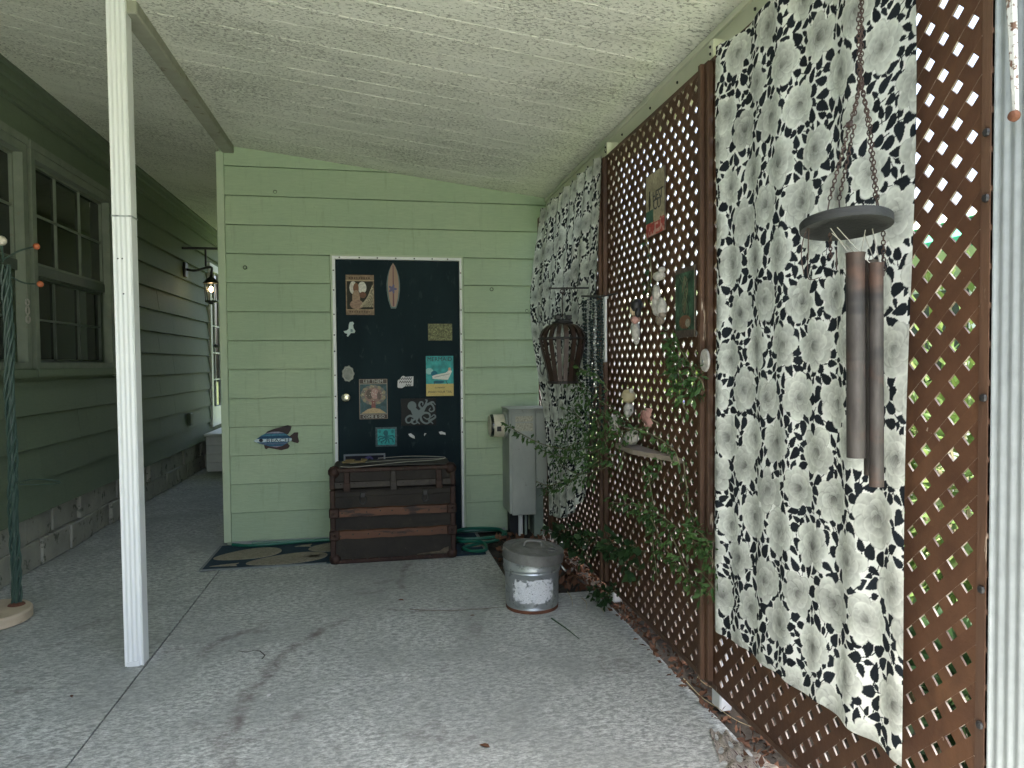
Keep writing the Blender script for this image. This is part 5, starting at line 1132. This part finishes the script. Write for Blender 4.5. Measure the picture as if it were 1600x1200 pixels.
# figurines
def figure(name, lab, pts, base, cat='figurine'):
    t = thing(name, base, lab, cat)
    for nm, mt_, balls in pts:
        m = MB()
        for (dy, dz, r, sc, dx) in balls: m.ball((base[0]+dx, base[1]-dy*.88, base[2]+dz*.92), r*.86, 10, sc=sc)
        m.build(nm, mt_, t, True)
    return t
c = onx(993, 532, XL-.035)
figure('doll_figurine', 'small doll with black hair and a pale dress on the lattice', [
    ('head', M_SKIN, [(-.012, .155, .028, (1, .9, 1.25), 0)]), ('hair', M_BLACK, [(.018, .175, .034, (1, 1, 1.1), .0), (.036, .14, .022, (.8, .8, 1.4), 0)]),
    ('shawl', M_BLUSH, [(.0, .105, .03, (.9, 1.2, .7), 0), (.025, .1, .02, (1, 1, 1), -.01)]), ('dress', M_CERAM, [(-.006, .06, .032, (.8, .9, 1.5), 0), (.022, .04, .03, (.8, .8, 1.6), -.006), (.012, .0, .016, (1, 1, 1.5), 0)])], c)
c = onx(1030, 520, XL-.035)
figure('mask_cluster', 'chalky white shell and mask cluster above the vine', [
    ('shell', M_CERAM, [(.0, .26, .04, (.7, 1.2, .6), 0), (.035, .285, .018, (1, 1, .8), 0)]), ('mask', M_CERAM, [(-.016, .13, .036, (.7, .8, 1.6), -.006), (.028, .11, .036, (.7, .9, 1.5), 0), (.0, .18, .034, (.6, 1, 1), -.012), (-.035, .2, .022, (.8, 1, 1.3), 0)]),
    ('ribbon', M_DRIFT, [(.012, .06, .03, (.7, 1.1, 1), 0), (.04, .08, .02, (1, 1, 1), 0)]), ('rosette', M_BLUSH, [(-.03, .16, .02, (1, 1, 1), -.012)])], c)
c = onx(982, 640, XL-.04)
figure('cherub_figurine', 'round headed pale cherub figurine among vine leaves', [
    ('head', plain('aged_ivory', (0.42, 0.36, 0.22), .5), [(.0, .07, .042, (1, 1.05, .95), 0)]), ('body', M_CERAM, [(.0, .0, .03, (1, 1, 1.3), 0), (.02, -.02, .02, (1, 1, 1), -.01)]), ('cap', M_CERAM, [(.045, .1, .014, (1, 1, 1), 0)])], c)
# little shelf with flowers and a bird
a, b = onx(964, 688, XL-.06), onx(1046, 700, XL-.06)
sh = thing('driftwood_shelf', (XL-.06, (a.y+b.y)/2, a.z-.02), 'pointed driftwood shelf fixed to the lattice among vines', 'shelf')
m = MB(); m.prism([(b.y, XL-.004), (a.y, XL-.004), (a.y-.06, XL-.09), ((a.y+b.y)/2, XL-.1)], lambda p, q, d: (q, p, d), .885, .905); m.build('board', M_DRIFT, sh)
fy = (a.y+b.y)/2+.12
fl_ = thing('bird_ornament', (XL-.06, fy, .906), 'white bird ornament on the driftwood shelf', 'ornament')
m = MB(); m.ball((XL-.06, fy, .945), .038, 10, sc=(.8, 1.5, .9)); m.ball((XL-.065, fy-.05, .975), .022, 8); m.build('body', M_CERAM, fl_, True)
m = MB(); m.prism([(fy+.03, .95), (fy+.13, .925), (fy+.12, .91), (fy+.03, .93)], lambda p, q, d: (d, p, q), XL-.07, XL-.05); m.build('tail', M_CERAM, fl_)
m = MB(); m.lathe([(.009, 0), (.001, -.025)], (XL-.065, fy-.07, .975), 6, 'y'); m.build('beak', M_STAVE, fl_)
def rose(c, R, mat, lab):
    t = thing('paper_rose', c, lab, 'flower'); m = MB()
    for k in range(16):
        a = k*2.4; r0 = R*math.sqrt(k/16); tilt_ = .3+.5*k/16
        d = Vector((-.35-.5*(1-k/16), math.cos(a)*tilt_, math.sin(a)*tilt_)).normalized(); s = R*.62; p = Vector(c)+Vector((-R*.5*(1-k/16), math.cos(a)*r0*.7, math.sin(a)*r0*.7))
        u = d.orthogonal().normalized(); w_ = d.cross(u)
        m.add([p-u*s*.5-w_*s*.4, p+u*s*.5-w_*s*.4, p+u*s*.42+w_*s*.5+d*s*.25, p+w_*s*.62+d*s*.3, p-u*s*.42+w_*s*.5+d*s*.25], [(0, 1, 2, 3, 4)])
    m.build('petals', mat, t); m = MB(); m.tube([Vector(c), Vector(c)+Vector((XL-c[0], 0, -.03))], .003, 5); m.build('stem', M_STEM, t); return t
rose(onx(1013, 652, XL-.05), .05, M_BLUSH, 'dusty pink paper rose above the driftwood shelf'); rose(onx(962, 661, XL-.07), .05, M_CERAM, 'white paper rose left among the vine leaves by the cherub')
for (x, y, lab) in ((1021, 632, 'lilac morning glory flower peeking through the lattice'), (1060, 628, 'lilac morning glory flower peeking through the lattice'), (1054, 694, 'lilac morning glory flower peeking through the lattice'), (1044, 692, 'lilac morning glory flower peeking through the lattice'), (1034, 662, 'lilac morning glory flower peeking through the lattice')):
    c = onx(x, y, XL+.016); t = thing('lilac_flower', c, lab, 'flower', 'lilac flowers in the lattice holes'); m = MB(); m.lathe([(.004, .03), (.008, .012), (.022, 0), (.018, .003), (.003, .01)], c, 10, 'x'); m.build('petals', M_PURPLE, t, True)

# ================================================================== VINES
def vine(lab, paths, X, size=.034, dens=70, mat=M_VINE, spread=.035, seed=1, leafw=.42):
    r = np.random.default_rng(seed); P0 = onx(*paths[0][0][:2], X)
    t = thing('climbing_vine', P0, lab, 'vine'); pts = []; al = []
    for path in paths:
        W3 = [tuple(onx(q[0], q[1], q[2] if len(q) > 2 else X)) for q in path]; S = spline(W3, 8); m = MB(); m.tube(S, .003, 5); m.build('stem', M_STEM, t)
        S = [np.array(s) for s in S]
        for p, q in zip(S[:-1], S[1:]):
            L = np.linalg.norm(q-p); n = max(1, int(L*dens+r.random()))
            for _ in range(n):
                b = p+(q-p)*r.random(); o = r.normal(size=3)*np.array((.6, 1, 1))*spread; o[0] = -abs(o[0]); pts.append(b+o*.6); al.append((q-p)/max(L, 1e-6)*.7+o/np.linalg.norm(o)*.8+np.array((-.2, 0, -.25)))
    leafmesh('foliage', pts, None, size, mat, t, aspect=leafw, along=np.array(al), jitter=.5, seed=seed); return t
vine('leafy vine arching from the lattice across the grey meter box', [[(786, 660, .86), (815, 678, .9), (850, 695, .98), (890, 702, 1.08), (930, 700, 1.12)]], 1.0, .045, 60, spread=.012, seed=2, leafw=.38)
vine('short dark twig of leaves at the meter box corner', [[(838, 752, .98), (852, 758, 1.0), (866, 757, 1.05), (884, 750, 1.1)]], 1.0, .03, 55, M_DKLEAF, spread=.01, seed=3)
vine('bushy vine thicket over the far curtain and batten', [[(890, 560), (905, 600), (925, 640), (945, 690), (960, 730)], [(900, 590), (930, 620), (960, 640), (985, 660)], [(880, 700), (910, 690), (945, 680), (980, 672), (1015, 668)], [(870, 720), (900, 740), (935, 735), (960, 720)], [(880, 670), (905, 650), (935, 655), (950, 690)], [(895, 640), (915, 670), (930, 710), (925, 745)], [(940, 640), (965, 670), (975, 700), (965, 730)]], 1.12, .036, 120, spread=.075, seed=4)
vine('thin vine spray reaching out over the far curtain', [[(940, 700), (905, 715), (870, 712), (840, 700)], [(935, 720), (900, 745), (875, 765), (850, 768)], [(950, 610), (930, 585), (905, 575), (890, 555)], [(990, 670), (1020, 680), (1050, 700), (1062, 725)]], 1.06, .034, 75, spread=.016, seed=21)
vine('vine spray hanging beside the tall mermaid picture', [[(1040, 520), (1052, 545), (1060, 580), (1075, 605), (1096, 612)], [(1050, 530), (1072, 560), (1085, 590), (1082, 620)], [(1062, 560), (1048, 575), (1056, 600), (1070, 640)], [(1080, 580), (1096, 595), (1100, 610)]], 1.15, .036, 190, spread=.035, seed=5)
vine('long trailing vine crossing to the floral curtain edge', [[(955, 785), (990, 790), (1030, 805), (1070, 835), (1110, 870), (1122, 905)], [(1000, 790), (1020, 815), (1035, 850), (1065, 890), (1085, 915), (1110, 930)], [(1045, 830), (1060, 860), (1075, 895)], [(1070, 840), (1095, 850), (1118, 845)], [(1090, 890), (1105, 905), (1120, 925)], [(1080, 820), (1100, 838), (1112, 860)]], 1.14, .036, 170, spread=.03, seed=6)
vine('vine strand hanging straight down the middle lattice panel', [[(1010, 720), (1016, 760), (1022, 800), (1020, 850), (1028, 900)], [(1030, 715), (1034, 730), (1020, 750)], [(1068, 720), (1074, 770), (1078, 800), (1085, 815)]], 1.16, .034, 110, spread=.024, seed=7)
vine('thin vine climbing past the tan rose sign', [[(1008, 365), (1014, 395), (1018, 430), (1012, 455)], [(1012, 440), (1020, 462), (1030, 480)]], 1.17, .028, 60, M_DKLEAF, spread=.02, seed=8)
vine('broad dark leaves low on the lattice behind the can', [[(865, 830), (890, 838), (915, 845), (945, 848), (975, 850), (1000, 858)], [(900, 850), (915, 865), (920, 880)], [(950, 850), (975, 870), (990, 885), (1000, 890)], [(960, 860), (985, 858), (1010, 862)], [(870, 826), (900, 830), (920, 850)]], 1.1, .055, 55, M_DKLEAF, spread=.04, seed=9, leafw=.75)
vine('small dark weed at the foot of the lattice', [[(925, 930), (930, 922), (940, 918)], [(945, 938), (955, 926), (965, 922)], [(935, 935), (950, 930), (958, 915)]], 1.13, .04, 120, M_DKLEAF, spread=.025, seed=10, leafw=.6)
# dead brown leaf litter in the bed
r = np.random.default_rng(12); pts = np.stack([r.uniform(.8, 1.18, 520), r.uniform(3.86, 5.0, 520), -.018+np.abs(r.normal(size=520))*.05], 1)
tag(leafmesh('leaf_litter', pts, None, .05, M_DEAD, None, (1.0, 4.3, -.02), aspect=.6, seed=12), 'brown dead leaf litter in the bed behind the can', 'leaf litter', kind='stuff')
pts = np.stack([r.uniform(.74, .80, 60), r.uniform(3.86, 4.7, 60), -.018+np.abs(r.normal(size=60))*.006], 1)
tag(leafmesh('leaf_litter', pts, None, .03, M_DEAD, None, (.77, 4.3, -.02), aspect=.6, seed=13), 'crumbled leaf litter along the broken slab edge', 'leaf litter', kind='stuff')

r = np.random.default_rng(15); pts = np.stack([1.17+np.abs(r.normal(size=1100))*.1, r.uniform(1.25, 4.9, 1100), -.008+np.abs(r.normal(size=1100))*.012], 1)
tag(leafmesh('leaf_litter', pts, None, .035, M_DEAD, None, (1.25, 2.5, -.01), aspect=.5, seed=15), 'dry leaf litter gathered along the foot of the lattice', 'leaf litter', kind='stuff')
# ================================================================== WIND CHIME
WY = 1.30; dl, dr = ony(1260, 347, WY), ony(1381, 352, WY); WC = (dl+dr)/2; WR = (dr.x-dl.x)/2
ch = thing('wind_chime', (WC.x, WC.y, WC.z), 'large wind chime with rusty tubes and dark wooden disc', 'wind chime')
tlt = Matrix.Rotation(math.radians(1.5), 3, 'Y') @ Matrix.Rotation(math.radians(-7), 3, 'X')
m = MB(); m.lathe([(WR*.86, -.010), (WR*.99, -.010), (WR, -.006), (WR, .006), (WR*.97, .009), (WR*.3, .009), (.004, .009), (.004, -.006), (WR*.55, -.006), (WR*.6, -.008), (WR*.82, -.006), (WR*.86, -.010)], WC, 40, tilt=tlt); m.build('disc', M_CHIMEWOOD, ch, True)
TUBES = [(1323, 1350, 395, 715, WY), (1350, 1371, 407, 742, WY+.05), (1358, 1379, 411, 760, WY-.015)]
for (xa, xb, ya, yb, yy) in TUBES:
    tpa, tpb = ony((xa+xb)/2, ya, yy), ony((xa+xb)/2+1, yb, yy); rr = (ony(xb, ya, yy).x-ony(xa, ya, yy).x)/2*.92
    m = MB(); n = 20; pth = [tpa+(tpb-tpa)*t for t in (0, .02, .25, .5, .75, .98, 1)]; m.tube(pth, [rr*1.08, rr, rr, rr, rr, rr, rr], n, caps=False); m.tube(pth[::-1], [rr*.88]*7, n, caps=False); m.build('tube', M_TUBE, ch, True)
    for s in (-1, 1):
        m = MB(); top_ = WC+Vector((s*WR*.45+(tpa.x-WC.x)*.25, (yy-WY)*.6, -.01)); m.tube([top_, tpa+Vector((s*rr*.7, 0, -.004))], .0009, 4); m.build('string', M_STRING, ch)
def chain(p, q, nm='chain', sag=.0, link=.0115, mat=M_CHAIN, par=None, rad=.0013):
    p, q = Vector(p), Vector(q); L = (q-p).length; n = max(2, int(L/(link*.74))); m = MB(); d = (q-p).normalized(); u = d.orthogonal().normalized(); w_ = d.cross(u)
    for i in range(n):
        t = (i+.5)/n; c = p+(q-p)*t+Vector((0, 0, -sag*4*t*(1-t))); side = u if i % 2 else w_
        m.torus(c, link*.5, rad, tuple(d), tuple(side), 8, 4, ex=1.0, ey=.62)
    return m.build(nm, mat, par or ch, True)
def cp(x, y, dy=0.0): return ony(x, y, WY+dy)
knot = cp(1346, 128); hang_pt = Vector((cp(1346, 0).x, WY, zroof(1.0)-.002))
chain(knot, hang_pt); chain(knot+Vector((.006, .012, 0)), hang_pt+Vector((.004, .01, 0))); chain(knot+Vector((-.008, -.004, .0)), cp(1341, 20), link=.011)
chain(cp(1296, 312), cp(1328, 195)); chain(cp(1311, 312, .02), cp(1335, 195, .01)); chain(cp(1328, 195), knot); chain(cp(1335, 180, .01), knot+Vector((.003, .01, 0)))
chain(cp(1368, 308), cp(1356, 190)); chain(cp(1371, 312, .02), cp(1359, 195, .012)); chain(cp(1356, 190), knot); chain(cp(1359, 190, .012), knot+Vector((.006, .01, 0)))
chain(cp(1380, 362), cp(1381, 430)); chain(cp(1297, 365), cp(1298, 402), link=.009)
for (x0, y0, x1, y1) in ((1296, 312, 1293, 332), (1311, 312, 1312, 330), (1368, 308, 1372, 336), (1371, 312, 1375, 336)): m = MB(); m.tube([cp(x0, y0), cp(x1, y1)], .0014, 4); m.build('wire', M_CHAIN, ch)
m = MB(); m.torus(hang_pt+Vector((0, 0, -.012)), .012, .003, (1, 0, 0), (0, 0, 1), 12, 5); m.build('hook', M_CHAIN, ch, True)
m = MB(); m.ball(cp(1327, 195), .008, 6); m.tube(spline([cp(1318, 200), cp(1325, 193), cp(1334, 196)], 4), .002, 4); m.build('wire', M_CHAIN, ch)
m = MB(); m.tube(spline([cp(1262, 356), cp(1255, 375), cp(1252, 400), cp(1256, 428)], 5), .001, 4); m.build('loose_wire', M_CHAIN, ch); m = MB(); m.tube(spline([cp(1264, 356), cp(1263, 385), cp(1262, 430), cp(1268, 437), cp(1280, 434)], 5), .001, 4); m.build('loose_wire', M_CHAIN, ch); m = MB(); m.tube([cp(1307, 390), cp(1307, 422)], .0012, 4); m.build('loose_wire', M_CHAIN, ch); m = MB(); m.tube([cp(1344, 412), cp(1374, 480)], .0008, 4); m.build('loose_wire', M_CHAIN, ch)
m = MB(); m.tube(spline([cp(1347, 323), cp(1355, 327), cp(1366, 322)], 4), [.003]*9, 6); m.build('clasp', M_TUBE, ch)
# rusty hanging arm in front of the end post
ar = thing('rusty_arm', (1.19, 1.17, 1.75), 'rust speckled white metal arm hanging before the end post', 'metal arm')
a, b = onx(1574, -160, 1.185), onx(1588, 178, 1.185)
m = MB(); w0, w1 = .017, .006; m.add([a+Vector((0, w0, 0)), a+Vector((0, -w0, 0)), b+Vector((0, -w1, 0)), b+Vector((0, w1, 0)), a+Vector((-.005, w0*.5, 0)), a+Vector((-.005, -w0*.5, 0)), b+Vector((-.005, -w1*.5, 0)), b+Vector((-.005, w1*.5, 0))], [(4, 5, 6, 7), (0, 3, 2, 1), (0, 4, 7, 3), (1, 2, 6, 5), (3, 7, 6, 2), (0, 1, 5, 4)]); m.build('arm', M_RUSTWHITE, ar)
m = MB(); m.lathe([(.009, .004), (.011, 0), (.009, -.008), (.004, -.01)], b+Vector((-.003, 0, -.004)), 12, 'x'); m.build('pivot', M_RUST, ar, True)
m = MB(); m.tube([a, Vector((1.2, a.y, 2.42))], .005, 6); m.build('hanger', M_RUSTWHITE, ar)

# ================================================================== TWIG LIGHT STAND (left edge)
LB = onz(26, 947, .05); LX, LY = LB.x, LB.y
ts = thing('twig_light_stand', (LX-.1, LY, 0), 'cord wrapped light stand on a thick round pale wood base', 'light stand')
m = MB(); m.lathe([(.19, .0), (.2, .006), (.2, .048), (.193, .056), (.02, .057)], (-1.99, 4.01, 0), 48); m.build('base', M_PALEWOOD, ts, True)
m = MB(); m.lathe([(.04, .0572), (.036, .064), (.022, .07)], (LX, LY, 0), 20); m.build('collar', M_RUST, ts, True)
zt = ony(6, 420, LY).z
m = MB(); m.tube([(LX, LY, .06), (LX, LY, zt)], .013, 10); m.build('pole', M_WIREGREEN, ts, True)
for k in range(5):
    ph = k*2*math.pi/5; P = []
    for i in range(130):
        t = i/129; z = .07+(zt-.05)*t; a = ph+t*22; rr = .019+.004*math.sin(t*40+k); P.append((LX+rr*math.cos(a), LY+rr*math.sin(a), z))
    m = MB(); m.tube(P, .0065, 6); m.build('cord', M_WIREGREEN, ts, True)
for i, (x, y, x2, y2, mat, rad) in enumerate(((6, 405, 57, 385, M_OBULB, .017), (6, 425, 63, 444, M_OBULB, .017), (5, 410, 2, 376, M_WBULB, .026), (4, 420, -40, 390, M_OBULB, .017), (6, 400, -20, 330, M_OBULB, .017))):
    a, b = ony(x, y, LY), ony(x2, y2, LY-.02); mid = (a+b)/2+Vector((0, 0, .012 if i != 1 else -.022)); m = MB(); m.tube(spline([a, mid, b], 6), .0045, 6); br_ = m.build('branch', M_WIREGREEN, ts, True)
    m = MB(); m.ball(b, rad, 10); m.build('bulb', mat, br_, True)
P = spline([ony(24, 755, LY-.02), ony(50, 749, LY-.1), ony(80, 750, LY-.12), ony(95, 754, LY-.05), ony(70, 757, LY), ony(30, 757, LY-.02)], 6); m = MB(); m.tube(P, .003, 5); m.build('wire_loop', M_WIREGREEN, ts, True)
# tag hanging on the window frame
c = onx(42, 485, XH+.034); tg = thing('hanging_tag', (c.x, c.y, c.z), 'small white lettered charm on the window casing', 'tag'); pl = on_house(c)
m = MB(); m.torus(pl.at(0, .05, .004), .02, .005, (0, 1, 0), (0, 0, 1), 12, 5); m.torus(pl.at(0, .0, .004), .02, .005, (0, 1, 0), (0, 0, 1), 12, 5, ey=1.3); m.torus(pl.at(.002, -.055, .004), .022, .006, (0, 1, 0), (0, 0, 1), 12, 5); m.build('charm', M_CERAM, tg, True)
m = MB(); m.tube([pl.at(0, .07, .004), pl.at(0, .16, .003)], .0015, 4); m.build('string', M_STRING, tg)

# ================================================================== FLOOR LITTER
cvp = Canvas(1, 1, .012, (178, 170, 158)); n = vnoise(cvp.x.shape, 18, 51); n2 = vnoise(cvp.x.shape, 50, 52); cvp.c *= (.8+.3*n)[..., None]; cvp.put((np.abs(n2-.5) < .04) & (n > .3), (60, 55, 56)); cvp.put((n > .84), (90, 66, 72))
q0, q1, q2, q3 = onz(1108, 1144), onz(1132, 1215), onz(1240, 1225), onz(1140, 1148)
def scrap(x, y):
    X = (q0.x*(1-x)+q3.x*x)*(1-y)+(q1.x*(1-x)+q2.x*x)*y; Y = (q0.y*(1-x)+q3.y*x)*(1-y)+(q1.y*(1-x)+q2.y*x)*y
    return X, Y, .006+.006*np.sin(x*17+y*5)+.005*np.sin(y*23+x*9)
tag(sheet('crumpled_cloth', cvp, scrap, M_CLOTH, None, (q0.x, q0.y, 0)), 'crumpled white printed rag lying on the slab near the lattice', 'rag')
def twig(lab, pix, mat=M_STRAW, r0=.0022, name='twig', z=.006):
    P = spline([tuple(onz(x, y, z)) for x, y in pix], 6); m = MB(); m.tube(P, list(np.linspace(r0, r0*.4, len(P))), 5); tag(m.build(name, mat, None, True, base=onz(*pix[0])), lab, 'twig')
twig('long dry stalk lying below the lattice edge', [(1068, 1060), (1095, 1088), (1120, 1105), (1150, 1125), (1185, 1140)], z=.01)
twig('dry stalk at the white post foot', [(1090, 1058), (1103, 1070), (1125, 1078)])
twig('dark forked twig beside the printed rag', [(1172, 1188), (1195, 1180), (1212, 1170)], M_DEAD)
twig('straw stem leaning near the can, nearest it', [(887, 925), (893, 935), (895, 948)]); twig('straw stem between the can and the dark weed', [(909, 934), (916, 941), (917, 952)]); twig('bent straw stem under the dark weed', [(936, 946), (942, 954), (944, 960)])
twig('thin purple grey stalk crossing the slab beside the can', [(640, 952), (690, 954), (740, 952), (790, 948)], plain('dull_stalk', (0.2, 0.15, 0.13), .9), .002)
twig('green sprig lying on the slab before the can', [(862, 966), (885, 982), (905, 998)], plain('sprig', (0.05, 0.1, 0.05), .7), .004)
def leaf(lab, x, y, s, mat):
    c = onz(x, y, .003); a = random.uniform(0, 6.28); m = MB(); u = Vector((math.cos(a), math.sin(a), 0)); v = Vector((-u.y, u.x, 0))
    m.add([c-u*s, c-u*s*.3+v*s*.5+Vector((0, 0, s*.2)), c+u*s*.4+v*s*.45+Vector((0, 0, s*.28)), c+u*s+Vector((0, 0, .002)), c+u*s*.4-v*s*.45+Vector((0, 0, s*.2)), c-u*s*.3-v*s*.5+Vector((0, 0, s*.25))], [(0, 1, 2, 3), (0, 3, 4, 5)]); tag(m.build('fallen_leaf', mat, None, base=c), lab, 'leaf')
leaf('reddish brown fallen leaf near the slab front centre', 757, 1166, .022, M_DEAD); leaf('white chip lying alone on the slab', 420, 1087, .016, M_PAPER); leaf('brown leaf on the slab by the can', 738, 962, .013, M_DEAD); leaf('rust coloured crumb on the slab before the trunk', 626, 938, .02, M_RUST); leaf('dark leaf on the walk beside the joint', 112, 1088, .012, M_DEAD)

# ================================================================== OUTSIDE THE LATTICE
nb = thing('neighbour_house', (5.6, 8, -.07), 'white neighbouring house with a green awning beyond the lattice', 'house')
m = MB(); m.box((5.2, 2.4, -.07), (9, 26, 2.5)); m.build('wall', M_NWALL, nb)
for i in range(6):
    m = MB(); m.box((5.17, 2.4, .25+.36*i), (5.198, 26, .262+.36*i)); m.build('siding_line', M_NWALL, nb)
m = MB(); m.prism([(4.4, 2.15), (5.3, 2.55), (5.3, 2.62), (4.38, 2.24)], lambda a, b, d: (a, d, b), 4.6, 7.4); m.build('awning', M_NGREEN, nb)
m = MB(); m.prism([(4.9, 2.5), (9.3, 2.5), (7, 3.1)], lambda a, b, d: (a, d, b), 2.2, 26.3); m.build('roof', M_CREAM, nb)
for yy in (5.4, 10.0, 15.0):
    m = MB(); m.box((5.15, yy, .95), (5.196, yy+1.2, 2.0)); wn_ = m.build('window', M_WDOOR, nb); m = MB(); m.box((5.14, yy+.07, 1.02), (5.149, yy+1.13, 1.93)); m.build('pane', M_GLASS, wn_)
def shrub(lab, c, R, H, n, mat, size=.07, seed=1):
    r = np.random.default_rng(seed); t = thing('shrub', c, lab, 'shrub', 'shrubs outside the lattice'); d = r.normal(size=(n, 3)); d /= np.linalg.norm(d, axis=1)[:, None]; k = r.random(n)**.4
    p = np.stack([c[0]+d[:, 0]*R[0]*k, c[1]+d[:, 1]*R[1]*k, c[2]+H*.5+d[:, 2]*H*.5*k], 1); p += .06*np.sin(p*9)
    leafmesh('foliage', p, None, size, mat, t, aspect=.5, seed=seed); m = MB()
    for i in range(5): a = r.uniform(0, 6.28); m.tube([(c[0], c[1], c[2]), (c[0]+R[0]*.3*math.cos(a), c[1]+R[1]*.3*math.sin(a), c[2]+H*.4), (c[0]+R[0]*.6*math.cos(a), c[1]+R[1]*.6*math.sin(a), c[2]+H*.75)], [.016, .01, .005], 5)
    m.build('stem', M_STEM, t)
shrub('dense dark shrub outside behind the figurine lattice panel', (1.72, 3.1, -.07), (.36, .85, .4), 1.15, 5200, M_DKLEAF, .075, 31)
shrub('dark low shrub outside behind the far curtain', (1.75, 4.5, -.07), (.36, .8, .4), .95, 3600, M_DKLEAF, .075, 32)
shrub('bright green shrub outside behind the wide floral curtain', (2.5, 2.6, -.07), (.55, .8, .5), 1.75, 3000, M_SHRUB, .085, 33)
shrub('loose yellow green shrub outside near the open end post', (2.75, 3.6, -.07), (.6, .6, .5), 1.55, 2200, M_SHRUB, .09, 34)
shrub('small low shrub outside below the floral curtain', (1.75, 1.9, -.07), (.33, .55, .3), .6, 2000, M_DKLEAF, .065, 35)
shrub('tall light shrub outside farther along the neighbour wall', (3.3, 7.2, -.07), (.7, 1.0, .8), 1.5, 2600, M_SHRUB, .1, 36)
